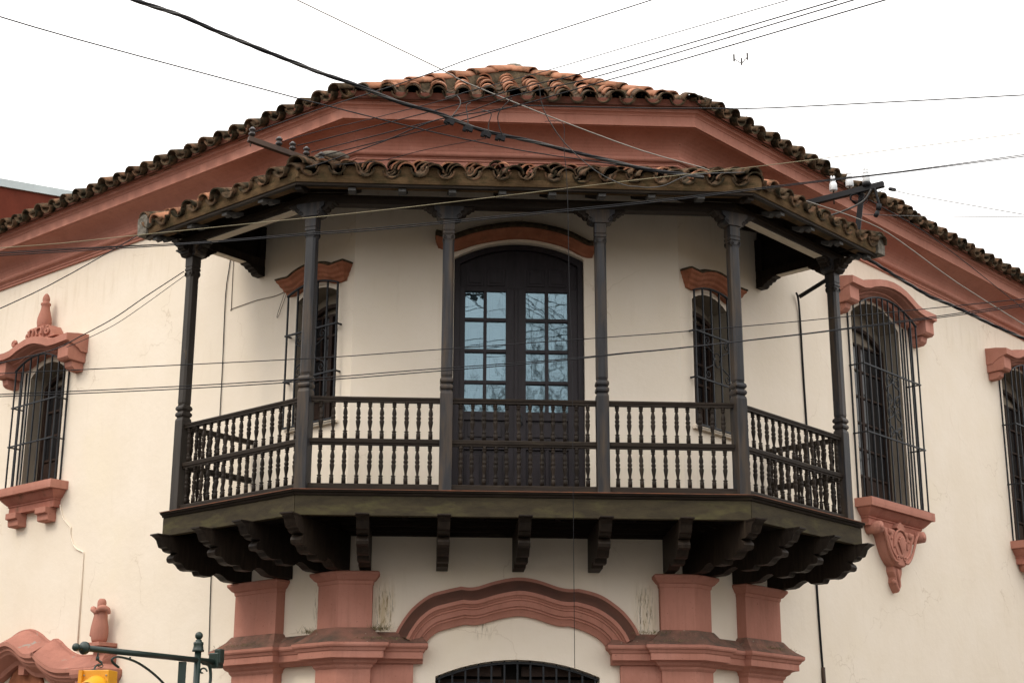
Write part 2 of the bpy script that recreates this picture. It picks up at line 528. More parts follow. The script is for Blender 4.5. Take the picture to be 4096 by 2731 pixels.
# ------------------------------------------------------------------ the corner building
B = empty('corner_building', 'cream colonial corner building with pink mouldings and clay tile roof', 'building', (0, 1, GZ))
ZTOP = 4.42
# openings: side, centre, half width, sill, spring, crest, depth
DOORC, DOORH = .018, .712
OPEN = {
    'F': [(DOORC, DOORH, 0.0, 2.79, 2.978, .14), (.01, .84, GZ + .02, -1.72, -1.548, .30)],
    'L': [(-.575, .34, 1.0, 2.42, 2.53, .26), (-5.74, .40, .94, 2.45, 2.60, .28)],
    'R': [(.575, .34, 1.0, 2.42, 2.53, .26), (4.36, .62, .65, 3.10, 3.33, .30), (8.70, .62, .65, 3.10, 3.33, .30)],
}
def opening_loop(c, h, z0, sp, cr):
    return [(c - h, z0)] + arch_pts(c, h, sp, cr) + [(c + h, z0)]
for side, (a, b) in (('L', (SL_END, 0)), ('F', (-HW, HW)), ('R', (0, SR_END))):
    outer = [(a, GZ), (b, GZ), (b, ZTOP), (a, ZTOP)]
    loops = [outer] + [opening_loop(*o[:5])[::-1] for o in OPEN[side]]
    flat = [p for l in loops for p in l]
    tri = tessellate_polygon([[Vector((x, z, 0)) for x, z in l] for l in loops])
    mb = MB().add([(x, 0, z) for x, z in flat], [tuple(t) for t in tri])
    mb.build('wall', 'wall', B, FR[side])
    for (c, h, z0, sp, cr, dp) in OPEN[side]:
        lp = opening_loop(c, h, z0, sp, cr)
        m_ = MB()
        n = len(lp)
        m_.add([(x, 0, z) for x, z in lp] + [(x, dp, z) for x, z in lp], [(i, (i + 1) % n, n + (i + 1) % n, n + i) for i in range(n)])
        m_.v = [Vector((v.x, v.y + (.04 if v.y > .01 else 0), v.z)) for v in m_.v]
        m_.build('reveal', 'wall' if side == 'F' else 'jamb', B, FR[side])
        bk = MB().add([(x, dp + .012, z) for x, z in lp], [tuple(t) for t in tessellate_polygon([[Vector((x, z, 0)) for x, z in lp]])])
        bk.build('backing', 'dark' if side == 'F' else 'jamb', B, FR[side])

# entablature and cornice
torus = [(.055 + .046 * math.sin(math.pi * i / 8), 3.942 + .036 * (1 - math.cos(math.pi * i / 8)) ) for i in range(9)]
cove = [(.06 + .31 * (1 - math.cos(math.pi / 2 * i / 9)), 4.022 + .208 * math.sin(math.pi / 2 * i / 9)) for i in range(10)]
run_mold([(-.02, 3.875), (.03, 3.875), (.03, 3.903), (.045, 3.907), (.045, 3.93), (.055, 3.933)] + torus + cove +
         [(.37, 4.235), (.40, 4.235), (.40, 4.350), (.408, 4.353), (.412, 4.366), (.425, 4.378), (.445, 4.386), (.445, 4.402), (.452, 4.404),
          (.452, 4.420), (-.02, 4.42)]).build('cornice', 'pink', B, bevel=.003)
run_mold([(.2, 4.421), (.47, 4.421), (.475, 4.47), (.50, 4.515), (.2, 4.56)]).build('eave_mortar', 'pinkdirty', B)

MB().box(-HW - .02, HW + .02, -.03, .01, 3.78, 3.8745).build('frieze_band', 'pink', B)

# ------------------------------------------------------------------ roof tiles
def tile_mesh(name, L_=.42, r0=.094, r1=.080, th=.014, inv=False, n=8):
    vs = []
    for yy, r in ((0, r0), (L_, r1)):
        for rr in (r, r - th):
            for i in range(n + 1):
                a = math.pi * i / n
                x, z = rr * math.cos(a), rr * math.sin(a) * .93
                if inv: z = -z
                vs.append((x, yy, z))
    k = n + 1
    fs, sm = [], []
    for i in range(n):
        fs += [(i, i + 1, 2 * k + i + 1, 2 * k + i), (k + i + 1, k + i, 3 * k + i, 3 * k + i + 1), (i + 1, i, k + i, k + i + 1),
               (2 * k + i, 2 * k + i + 1, 3 * k + i + 1, 3 * k + i)]
        sm += [True, True, False, False]
    fs += [(0, 2 * k, 3 * k, k), (n, k + n, 3 * k + n, 2 * k + n)]
    sm += [False, False]
    mb = MB()
    mb.add(vs, fs)
    mb.sm = sm
    return mb
class TileSet:
    def __init__(s, piece, parent, name='roof_tile'):
        s.parent, s.name = parent, name
        s.n = 0
        s.proto = {}
    def put(s, mw, mt, inv=False, nm=None):
        nm = nm or s.name
        key = (mt, inv, nm, rnd.randrange(3))
        if key not in s.proto:
            v = key[3]
            s.proto[key] = tile_mesh(nm, .40 + .015 * v, .092 + .003 * v, .078 + .002 * v, .013 + .002 * v, inv).build(nm, mt, s.parent, mw)
        else:
            inst(s.proto[key], mw, s.parent)
        s.n += 1
def tile_matrix(side, s, o, z, th, jit=1.0, roll=0):
    jx, jy, jz = rnd.gauss(0, .006) * jit, rnd.gauss(0, .010) * jit, rnd.gauss(0, .004) * jit
    m = Matrix.Translation(Vector((s + jx, -o + jy, z + jz))) @ Matrix.Rotation(th + rnd.gauss(0, .02) * jit, 4, 'X') @ \
        Matrix.Rotation(rnd.gauss(0, .03) * jit, 4, 'Z') @ Matrix.Rotation(rnd.gauss(0, .045) * jit + roll, 4, 'Y')
    return FR[side] @ m
def tiles_joined(items, m, name, parent, kind='stuff'):
    mb = MB()
    src = {False: tile_mesh('t', n=5), True: tile_mesh('t', n=5, inv=True)}
    for mw, inv in items:
        t = src[inv]
        mb.add([mw @ v for v in t.v], t.f, False)
    if not mb.v: return
    o = mb.build(name, m, parent, recalc=False)
    o['kind'] = kind
    return o

OE, ZE = .61, 4.395                     # tile mouth of the main eave: offset and channel-bottom height
DEP, RISE = 2.25, 1.31                  # the small hipped face over the corner: depth and rise to the apex
apex = Vector((.0, -OE + DEP, ZE + RISE))
SLOPE, HIP = {}, {}
for sd_name in 'FLR':
    q_ = FR[sd_name].inverted() @ apex
    SLOPE[sd_name] = RISE / (OE + q_.y)
    HIP[sd_name] = (q_.x, OE + q_.y)    # apex in wall coordinates: along, inward from the eave
def plane_pts(o_, z_): return [W('L', SL_END, o_, z_), bendL(o_, z_), bendR(o_, z_), W('R', SR_END, o_, z_)]
r0_ = plane_pts(OE - .1, ZE + .03)
low = Vector((0, 0, .012))
backL = W('L', SL_END, OE - HIP['L'][1], ZE + RISE)
backR = W('R', SR_END, OE - HIP['R'][1], ZE + RISE)
dk = MB().add([r0_[0], r0_[1], apex - low, backL], [(0, 1, 2, 3)]).add([r0_[1], r0_[2], apex - low], [(0, 1, 2)]).add([r0_[2], r0_[3], backR, apex - low],
                                                                                                  [(0, 1, 2, 3)])
rb = dk.build('roof', 'moss', B, recalc=False)
TS = TileSet(None, rb)
PW = .2795
rest_c, rest_o = [], []
def s_range(side, w_):
    sa, wa = HIP[side]
    k = min(w_ / wa, 1)
    if side == 'F': return (-HW - OE * TL) * (1 - k), (HW + OE * TR) * (1 - k)
    if side == 'L': return SL_END, OE * TL + (sa - OE * TL) * k
    return -OE * TR + (sa + OE * TR) * k, SR_END
STEP = .335
PLUG = {}
def plug(side, s_, zc, o0, o1, parent, dn_=.08):
    """mortar packed under the mouth of a cover tile"""
    if parent.name not in PLUG:
        pts = [(.079 * math.cos(math.pi * i / 8), .072 * math.sin(math.pi * i / 8)) for i in range(9)] + [(-.079, -dn_), (.079, -dn_)]
        PLUG[parent.name] = MB().prism(pts, lambda u, v, t: (u, t, v), 0, o1 - o0).build('mortar_plug', 'mortar', parent, FR[side] @ Matrix.Translation((s_, -o1, zc)))
    else: inst(PLUG[parent.name], FR[side] @ Matrix.Translation((s_, -o1, zc + rnd.gauss(0, .004))), parent)
for side in ('F', 'L', 'R'):
    a0, b0 = s_range(side, 0)
    if side == 'F': cols = [a0 + .14 + PW * i for i in range(int((b0 - a0) / PW) + 1)]
    elif side == 'L': cols = [b0 - .16 - PW * i for i in range(34)]
    else: cols = [a0 + .16 + PW * i for i in range(64)]
    for ci, s_ in enumerate(cols):
        vis = side == 'F' or (side == 'L' and s_ > -7.0) or (side == 'R' and s_ < 8.6)
        if not vis and abs(s_) > 18: continue
        PITCHM = math.atan(SLOPE[side])
        for k in range(8):
            w_ = k * (.385 if side == 'F' else STEP) * math.cos(PITCHM)
            a_, b_ = s_range(side, w_ + .1)
            zt = ZE + w_ * SLOPE[side]
            # channel between s_ and the cover at s_+PW/2
            if a_ + .03 < s_ < b_ - .03 or k == 0:
                mw = tile_matrix(side, s_, OE - w_, zt + .088, PITCHM - .03)
                if vis and k == 0: TS.put(mw, 'tileold', True)
                elif side == 'F' or k < 6: rest_c.append((mw, True))
            sc_ = s_ + PW / 2
            if a_ + .02 < sc_ < b_ - .02 or (k == 0 and a_ - .1 < sc_ < b_ + .1):
                mw = tile_matrix(side, sc_, OE - w_ - .015, zt + .070, PITCHM - .035)
                if k == 0: plug(side, sc_, ZE + .066, .36, .468, rb, .038)
                if vis and (k < 2 or side == 'F'):
                    TS.put(mw, 'tileold' if k == 0 else 'tile')
                elif k < 7: rest_o.append((mw, False))
tiles_joined(rest_c, 'tileold', 'tile_field', rb)
tiles_joined(rest_o, 'tile', 'tile_field', rb)
# hip tiles: covers laid in mortar along the two hips
for bend in (bendL, bendR):
    base = bend(OE - .16, ZE + .085)
    tip = apex + Vector((0, -.06, .12))
    d = tip - base
    n = 8
    stp = d.length / n
    dn = d.normalized()
    side_ = dn.cross(Vector((0, 0, 1))).normalized()
    upv = side_.cross(dn).normalized()
    hm = MB()
    rings = []
    for k in range(n + 1):
        c = base + dn * (max(k * stp, .24))
        rings.append([c + side_ * .15 - upv * .16, c + side_ * .085 + upv * .0, c - side_ * .085 + upv * .0, c - side_ * .15 - upv * .16])
    hm.loft(rings).build('hip_mortar', 'moss', rb)
    for k in range(n):
        c = base + dn * (k * stp - .03) + upv * .01
        rx = Matrix((side_, dn, upv)).transposed().to_4x4()
        mw = Matrix.Translation(c) @ rx @ Matrix.Rotation(rnd.gauss(-.05, .02), 4, 'X') @ Matrix.Rotation(rnd.gauss(0, .05), 4, 'Z') @ Matrix.Diagonal((1.15, (stp + .06) / .40, 1.15, 1))
        TS.put(mw, 'tile' if k else 'tileold', False, 'ridge_tile')
bl = MB().lathe([(.0, -.05), (.10, -.04), (.11, .06), (.07, .13), (.0, .15)], (tip.x + .05, tip.y + .1, tip.z + .0), 9, sx=1.5)
bl.build('apex_mortar', 'mortargrey', rb)
# the right wing's first loose tiles beside the crossarm
for k in range(5):
    mw = tile_matrix('R', 4.35 + .3 * k + rnd.gauss(0, .03), OE - .10 - .02 * k, ZE + .215 - .012 * k, math.atan(SLOPE['R']) + .1, 2.0)
    TS.put(mw, 'tileold')

# ------------------------------------------------------------------ pilasters, ledge, entrance arch
PIL = [(0, GZ), (.12, GZ), (.12, -1.665), (.14, -1.64), (.145, -1.62), (.175, -1.60), (.19, -1.575), (.215, -1.565), (.25, -1.56), (.25, -1.495),
       (.262, -1.485), (.275, -1.46), (.292, -1.45), (.30, -1.435), (.30, -1.408)]
PILT = [(.30, -1.407), (.235, -1.365), (.175, -1.31), (.142, -1.262), (.13, -1.25), (0, -1.25)]
PILS = [(0, -1.249), (.12, -1.249), (.12, -.815), (.128, -.805), (.132, -.775), (.15, -.765), (.172, -.735), (.188, -.715), (.19, -.69),
        (.17, -.68), (0, -.68)]
def shift(pr, do): return [(max(o + do, 0) if o else 0, z) for o, z in pr]
def corner_wrap(prof, side, s_end, x_end, base=.12, top=None):
    def e(o): return max(o - base, 0)
    sg = -1 if side == 'L' else 1
    bend = bendL if side == 'L' else bendR
    w0 = [W(side, s_end + sg * e(o), 0, z) for o, z in prof]
    w1_ = [W(side, s_end + sg * e(o), o, z) for o, z in prof]
    b_ = [bend(o, z) for o, z in prof]
    f1 = [W('F', x_end - sg * e(o), o, z) for o, z in prof]
    f0 = [W('F', x_end - sg * e(o), 0, z) for o, z in prof]
    return MB().loft([w0, w1_, b_, f1, f0])
def straight(prof, s0, s1, base=.12):
    def e(o): return max(o - base, 0)
    return MB().loft([[(s0 - e(o), 0, z) for o, z in prof], [(s0 - e(o), -o, z) for o, z in prof], [(s1 + e(o), -o, z) for o, z in prof],
                      [(s1 + e(o), 0, z) for o, z in prof]])
for side, s_end, x_end in (('L', -.257, -1.485), ('R', .24, 1.475)):
    p = corner_wrap(PIL + [(0, -1.408)], side, s_end, x_end).build('pilaster', 'pink', B, bevel=.003)
    corner_wrap([(0, -1.406)] + PILT, side, s_end, x_end).build('ledge_top', 'ledge', p)
    corner_wrap(PILS, side, s_end, x_end).build('pedestal', 'pink', p, bevel=.003)
for side, a, b in (('L', -1.57, -.90), ('R', .885, 1.567)):
    p = straight(PIL + [(0, -1.408)], a, b).build('pilaster', 'pink', B, FR[side], bevel=.003)
    straight([(0, -1.406)] + PILT, a, b).build('ledge_top', 'ledge', p, FR[side])
    straight(PILS, a, b).build('pedestal', 'pink', p, FR[side], bevel=.003)
# the ledge between and beside the pilasters, a step further back
mid = [(0, -1.60), (.085, -1.60), (.10, -1.58), (.12, -1.565), (.165, -1.56), (.165, -1.497), (.177, -1.487), (.19, -1.462), (.207, -1.452),
       (.215, -1.437), (.215, -1.410), (0, -1.410)]
midt = [(0, -1.409), (.215, -1.409), (.13, -1.355), (.05, -1.30), (.0, -1.28)]
for side, s_end, x_end in (('L', -.93, -.96), ('R', .91, .96)):
    p = corner_wrap(mid, side, s_end, x_end, .165).build('string_course', 'pink', B, bevel=.003)
    corner_wrap(midt, side, s_end, x_end, .165).build('ledge_top', 'ledge', p)
    corner_wrap([(0, GZ), (.06, GZ), (.06, -1.61), (.085, -1.602), (0, -1.602)], side, s_end * .25, x_end * 1.1, .165).build('pilaster', 'pink', B)
OUT_K = [[(-1.25, -1.31), (-1.20, -1.205), (-1.08, -1.04), (-.909, -.905), (-.74, -.850), (-.58, -.814)],
         [(-.58, -.814), (-.49, -.822), (-.396, -.809), (-.226, -.755), (0, -.714), (.206, -.738), (.423, -.808), (.54, -.828), (.639, -.825)],
         [(.639, -.825), (.80, -.862), (.932, -.922), (1.10, -1.05), (1.22, -1.20), (1.27, -1.31)]]
INN_K = [[(-.955, -1.44), (-.915, -1.37), (-.870, -1.32), (-.803, -1.275), (-.67, -1.235), (-.531, -1.200)],
         [(-.531, -1.200), (-.45, -1.206), (-.371, -1.196), (-.18, -1.142), (.018, -1.110), (.187, -1.138), (.35, -1.190), (.45, -1.211), (.531, -1.208)],
         [(.531, -1.208), (.67, -1.25), (.798, -1.31), (.865, -1.36), (.91, -1.41), (.945, -1.46)]]
def joined(keys, k=4):
    out = []
    for p in keys: out += smooth_path(p, k)[:-1]
    return out + [keys[-1][-1]]
arch_o, arch_i = joined(OUT_K), joined(INN_K)
def between(prof):
    """moulding whose section (offset, fraction from outer to inner curve) follows both curves of the arch"""
    return MB().loft([[(a[0] + (b[0] - a[0]) * f, -o, a[1] + (b[1] - a[1]) * f) for o, f in prof] for a, b in zip(arch_o, arch_i)])
ap = between([(-.01, .40), (.20, .40), (.20, .50), (.176, .515), (.165, .56), (.150, .575), (.150, .62), (.135, .63), (.122, .77), (.100, .78), (.100, .83),
              (.082, .85), (.058, .93), (.042, 1), (-.01, 1)]).build('entrance_arch', 'pink', B, bevel=.002)
between([(-.01, .09), (.05, .09), (.06, .13), (.11, .22), (.17, .33), (.197, .394), (-.01, .394)]).build('weathered_top', 'soot', ap)
between([(-.01, 0), (.035, 0), (.042, .085), (-.01, .085)]).build('outer_fillet', 'pink', ap)

# entrance gate bars and glazed door behind
gate = MB().box(-.83, .85, .24, .285, GZ + .03, -1.73).build('entrance_door', 'casement', B)
for i in range(13):
    x = -.79 + 1.60 * i / 12
    zt = arch_pts(.01, .84, -1.72, -1.548, 40)
    z = min(zt, key=lambda q_: abs(q_[0] - x))[1] - .004
    MB().box(x - .009, x + .009, .06, .078, GZ + .05, z).build('gate_bar', 'iron', gate)
ar = arch_pts(.01, .83, -1.73, -1.56)
MB().loft([[(x, .05, z), (x, .10, z), (x, .10, z - .025), (x, .05, z - .025)] for x, z in ar]).build('gate_arch', 'iron', gate)
for x in (-.47, .36):
    fr = MB()
    for (a, b, c, d) in ((x - .24, x + .26, -1.80, -1.76), (x - .24, x - .20, -2.4, -1.80), (x + .0, x + .03, -2.4, -1.80), (x + .22, x + .26, -2.4, -1.80)):
        fr.box(a, b, .215, .238, c, d)
    fr.build('sash', 'door', gate)
    MB().box(x - .19, x + .21, .228, .236, -2.4, -1.81).build('pane', 'darkglass', gate)
    MB().box(x - .3, x + .32, .20, .236, -1.70, -1.60).build('transom', 'casement', gate)

def weeds(side, s_, o_, z, spread, n_, h):
    wb = MB()
    for k in range(n_):
        x, y = s_ + rnd.gauss(0, spread), -o_ + rnd.gauss(0, .03)
        zz = z + (-(-y) + o_) * .75 * -1 * -1 * 0 + rnd.uniform(-.01, .015)
        hh = h * rnd.uniform(.3, 1)
        dx, dy = rnd.gauss(0, hh * .6), -abs(rnd.gauss(0, hh * .5))
        wb.add([(x - .003, y, zz), (x + .003, y, zz), (x + dx, y + dy, zz + hh * rnd.uniform(-.3, 1))], [(0, 1, 2)])
    tag(wb.build('dry_weeds', 'straw', B, FR[side], recalc=False), None, None, kind='stuff')
weeds('F', -1.40, .14, -1.27, .05, 160, .09)
weeds('L', -.32, .15, -1.29, .05, 130, .09)
weeds('F', -1.38, .26, -1.375, .18, 260, .03)
weeds('L', -1.25, .25, -1.37, .20, 260, .035)
weeds('F', 1.35, .17, -1.29, .12, 140, .05)
weeds('R', 1.25, .22, -1.35, .20, 320, .04)
weeds('F', 1.62, .26, -1.375, .12, 160, .02)

# ------------------------------------------------------------------ balcony door
D = MB()
lp_o = opening_loop(DOORC, DOORH - .002, .0, 2.785, 2.972)
lp_i = opening_loop(DOORC, DOORH - .065, .0, 2.735, 2.915)
n = len(lp_o)
D.add([(x, y, z) for y in (.06, .13) for lp in (lp_o, lp_i) for x, z in lp],
      [f for i in range(n - 1) for f in ((i, i + 1, n + i + 1, n + i), (2 * n + i, 2 * n + i + 1, 3 * n + i + 1, 3 * n + i),
                                         (n + i, n + i + 1, 3 * n + i + 1, 3 * n + i), (i, i + 1, 2 * n + i + 1, 2 * n + i))])
door = D.build('balcony_door', 'door', B, bevel=.003)
# arched head board and leaves
hd = MB()
top_ = arch_pts(DOORC, DOORH - .067, 2.733, 2.912)
hd.prism([(DOORC - DOORH + .067, 2.47)] + top_ + [(DOORC + DOORH - .067, 2.47)], lambda u, v, t: (u, t, v), .112, .128)
hd.build('head_board', 'door', door)
for x0, x1 in ((-.56, -.365), (-.33, -.13), (.11, .305), (.345, .55)):
    m_ = MB()
    m_.box(x0, x1, .100, .112, 2.50, 2.70)
    m_.box(x0 + .03, x1 - .03, .092, .100, 2.53, 2.67)
    m_.build('panel', 'door', door, bevel=.004)
ROWS = ((2.128, 2.432), (1.773, 2.089), (1.422, 1.735), (1.076, 1.385))
LEAF = ((-.640, -.016, ((-.567, -.367), (-.330, -.122))), (-.008, .668, ((.098, .306), (.345, .553))))
proto_pane = None
for lx0, lx1, cols_ in LEAF:
    lf = MB()
    xs = [lx0, cols_[0][0], cols_[0][1], cols_[1][0], cols_[1][1], lx1]
    lf.box(xs[0], xs[1], .085, .125, .02, 2.468)
    lf.box(xs[4], xs[5], .085, .125, .02, 2.468)
    lf.box(xs[2], xs[3], .09, .125, 1.05, 2.45)
    for za, zb in ((.98, 1.076), (1.385, 1.422), (1.735, 1.773), (2.089, 2.128), (2.432, 2.468), (.66, .76), (.02, .16)):
        lf.box(xs[1], xs[4], .088, .125, za, zb)
    lf.box(xs[2] + .0, xs[3] + .0, .09, .125, .16, .66)
    lfo = lf.build('door_leaf', 'door', door, bevel=.004)
    gv = MB()
    for (pa, pb) in cols_:
        for za, zb in ROWS:
            pm = Matrix.Translation(((pa + pb) / 2, .116, (za + zb) / 2)) @ Matrix.Rotation(rnd.gauss(0, .010), 4, 'X') @ Matrix.Rotation(rnd.gauss(0, .012), 4, 'Z')
            MB().box(-(pb - pa) / 2 - .004, (pb - pa) / 2 + .004, -.002, .002, -(zb - za) / 2 - .004, (zb - za) / 2 + .004).build('pane', 'pane', lfo, pm)
            m_ = MB()
            m_.box(pa - .01, pb + .01, .146, .150, za - .01, zb + .01)
            m_.box(pa + .038, pb - .038, .134, .146, za + .045, zb - .045)
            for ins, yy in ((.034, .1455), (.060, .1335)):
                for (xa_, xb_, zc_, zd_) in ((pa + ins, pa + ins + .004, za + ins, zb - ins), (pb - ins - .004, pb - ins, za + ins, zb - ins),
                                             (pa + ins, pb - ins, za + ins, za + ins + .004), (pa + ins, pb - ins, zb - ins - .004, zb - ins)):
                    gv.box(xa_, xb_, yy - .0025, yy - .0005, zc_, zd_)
            m_.box(pa + .062, pb - .062, .126, .134, za + .07, zb - .07)
            ip = m_.build('inner_panel', 'shutter', lfo, bevel=.003)
        m_ = MB().box(pa, pb, .112, .120, .16, .66)
        m_.box(pa + .03, pb - .03, .100, .112, .20, .61)
        m_.build('panel', 'door', lfo, bevel=.006)
    m_ = MB().box(xs[1], xs[4], .112, .120, .76, .98)
    m_.box(xs[1] + .04, xs[4] - .04, .100, .112, .80, .945)
    m_.build('panel', 'door', lfo, bevel=.006)
    gv.build('groove_shade_strip', 'groove_shade', lfo)['kind'] = 'stuff'  # thin dark strips paint the shade lines of the panel mouldings
m_ = MB().box(-.03, .01, .07, .088, .02, 2.468)
m_.build('astragal', 'door', door, bevel=.005)
h_ = MB().box(.03, .055, .075, .085, .93, 1.06)
h_.tube([(.04, .075, 1.02), (.04, .04, 1.01), (.045, .035, .96), (.06, .045, .92)], .007)
h_.build('handle', 'iron', door)

# orange eyebrow over the balcony door
hp = smooth_path([(-.86, 2.888), (-.80, 2.866), (-.70, 2.848), (-.46, 2.935), (-.21, 2.990), (.014, 3.014), (.252, 2.994), (.506, 2.930), (.68, 2.842),
                  (.76, 2.812), (.81, 2.812)], 4)
hdm = arch_mold(hp, [(-.01, .0), (.045, .0), (.06, .02), (.095, .045), (.12, .075), (.13, .098), (-.01, .098)], True, .35)
hdo = hdm.build('door_hood', 'orange', B, bevel=.003)
arch_mold(hp, [(-.01, .1), (.138, .1), (.140, .118), (.128, .150), (.10, .172), (-.01, .19)], True, .35).build('mossy_top', 'moss', hdo)

# ------------------------------------------------------------------ barred windows
def scrolls(side, parent, cx, z0, z1, hw_, y, m='iron'):
    mb = MB()
    zc = (z0 + z1) / 2
    h = (z1 - z0) / 2
    r = min(hw_ * .30, h * .22)
    for sx in (-1, 1):
        for sz in (-1, 1):
            ex, ez = cx + sx * (hw_ - r), zc + sz * (h - r - .01)
            sp_ = spiral(ex, ez, r, 1.35, math.pi / 2 * sz, sx * sz * -1 * -1, y)
            # long limb from the scroll to the waist
            w0 = (cx + sx * hw_ * .30, y, zc)
            limb = smooth_path([w0, (cx + sx * hw_ * .34, y, zc + sz * h * .25), (cx + sx * hw_ * .75, y, zc + sz * h * .45),
                                (cx + sx * hw_ * .98, y, ez - sz * r * .9)], 5)
            mb.tube(limb, .007, 5)
            cl = spiral(ex, ez, r, 1.4, -sz * math.pi / 3 if sx > 0 else math.pi + sz * math.pi / 3, sx * sz, y)
            mb.tube(cl, .006, 5)
    ov = [(cx + hw_ * .24 * math.cos(2 * math.pi * i / 20), y, zc + h * .32 * math.sin(2 * math.pi * i / 20)) for i in range(21)]
    mb.tube(ov, .006, 5)
    for sx in (-1, 1): mb.box(cx + sx * hw_ * .27 - .014, cx + sx * hw_ * .27 + .014, y - .012, y + .012, zc - .012, zc + .012)
    mb.build('scroll', m, parent, FR[side])
def lyre(side, parent, cx, z0, z1, hw_, y):
    """two facing S scrolls joined by collars"""
    mb = MB()
    h = (z1 - z0)
    r = hw_ * .42
    for sx in (-1, 1):
        for k in range(2):
            a, b = z0 + h * (.02 + .5 * k), z0 + h * (.48 + .5 * k)
            mb.tube(spiral(cx + sx * hw_ * .5, b - r, r, 1.3, math.pi / 2, -sx, y), .006, 5)
            mb.tube(spiral(cx + sx * hw_ * .5, a + r, r, 1.3, -math.pi / 2, sx, y), .006, 5)
            mb.tube(smooth_path([(cx + sx * hw_ * .5, y, b), (cx + sx * hw_ * .08, y, b - h * .1), (cx + sx * hw_ * .95, y, (a + b) / 2),
                                 (cx + sx * hw_ * .2, y, a + h * .1), (cx + sx * hw_ * .5, y, a)], 5), .007, 5)
    for z in (z0 + h * .12, z0 + h * .5, z0 + h * .88): mb.box(cx - .03, cx + .03, y - .01, y + .01, z - .012, z + .012)
    mb.build('scroll', 'iron', parent, FR[side])
def window(side, c, half, z0, spring, crest, dp, gh, go, gz0, gsp, gcr, rails, nb, ncol, nrow, sash=.0, label=None, depthbars=0):
    wn = empty('window', None, None, W(side, c, 0, z0), parent=B)
    if label: wn['label'] = label
    mw = FR[side]
    # wooden casement behind the reveal
    fr = MB()
    a, b = c - half + .003, c + half - .003
    y0, y1 = dp - .06, dp - .01
    sash_top = spring - sash
    ctop = crest - sash
    arc = arch_pts(c, half - .003, sash_top, ctop)
    arci = arch_pts(c, half - .05, sash_top - .03, ctop - .045)
    oo = [(a, z0 + .01)] + arc + [(b, z0 + .01)]
    ii = [(a + .047, z0 + .06)] + arci + [(b - .047, z0 + .06)]
    n = len(oo)
    fr.add([(x, y, z) for y in (y0, y1) for l in (oo, ii) for x, z in l],
           [f for i in range(n) for j in ((i + 1) % n,) for f in ((i, j, n + j, n + i), (n + i, n + j, 3 * n + j, 3 * n + i), (i, j, 2 * n + j, 2 * n + i))])
    fro = fr.build('casement', 'casement', wn, mw)
    if sash > 0:      # dark brick-brown lintel board between the sash head and the deeper reveal
        pass
    ia, ib = a + .047, b - .047
    leafw = (ib - ia) / 2
    for lf in range(2):
        xa = ia + lf * leafw
        xb = xa + leafw
        st = MB()
        st.box(xa, xa + .028, y0 + .012, y1, z0 + .06, sash_top)
        st.box(xb - .028, xb, y0 + .012, y1, z0 + .06, sash_top)
        cw = (leafw - .056) / ncol
        for k in range(1, ncol): st.box(xa + .028 + cw * k - .008, xa + .028 + cw * k + .008, y0 + .016, y1, z0 + .06, sash_top)
        zh = (sash_top - z0 - .09) / nrow
        for k in range(nrow + 1): st.box(xa + .028, xb - .028, y0 + .014, y1, z0 + .06 + zh * k, z0 + .06 + zh * k + .026)
        st.build('leaf', 'casement', wn, mw)
        for k in range(nrow):
            for q_ in range(ncol):
                px0, px1 = xa + .028 + cw * q_ + .008, xa + .028 + cw * (q_ + 1) - .008
                pz0, pz1 = z0 + .086 + zh * k, z0 + .06 + zh * (k + 1)
                m_ = MB().box(px0, px1, y0 + .036, y0 + .040, pz0, pz1)
                if k == 0:
                    m_.box(px0 + .015, px1 - .015, y0 + .026, y0 + .036, pz0 + .02, pz1 - .02)
                    m_.build('panel', 'casement', wn, mw)
                else: m_.build('pane', 'darkglass', wn, mw)
    # iron cage
    garc = arch_pts(c, gh, gsp, gcr, 60)
    def gz(x): return min(garc, key=lambda p: abs(p[0] - x))[1]
    for i in range(nb):
        x = c - gh + 2 * gh * i / (nb - 1)
        MB().box(x - .0085, x + .0085, -go - .0085, -go + .0085, gz0, gz(x) - .004).build('grille_bar', 'iron', wn, mw)
    if depthbars:
        for sx in (-1, 1):
            for k in range(depthbars):
                y = -go + (k + 1) * go / depthbars - (.012 if k == depthbars - 1 else 0)
                MB().box(c + sx * gh - .0085, c + sx * gh + .0085, y - .0085, y + .0085, gz0, gsp).build('grille_bar', 'iron', wn, mw)
    for z in rails:
        m_ = MB()
        m_.box(c - gh - .022, c + gh + .022, -go - .016, -go + .004, z - .009, z + .009)
        for sx in (-1, 1): m_.box(c + sx * gh - .016 + sx * .004, c + sx * gh + .004 + sx * .004, -go + .004, .02, z - .008, z + .008)
        m_.build('grille_rail', 'iron', wn, mw)
    m_ = MB()
    g2 = arch_pts(c, gh + .01, gsp, gcr, 16)
    m_.loft([[(x, -go - .018, z), (x, -go + .012, z), (x, -go + .012, z - .016), (x, -go - .018, z - .016)] for x, z in g2])
    m_.build('grille_arch', 'iron', wn, mw)
    m_ = MB().box(c - gh - .012, c + gh + .012, -go - .014, -go + .014, gz0 - .006, gz0 + .012)
    m_.build('grille_foot', 'iron', wn, mw)
    return wn

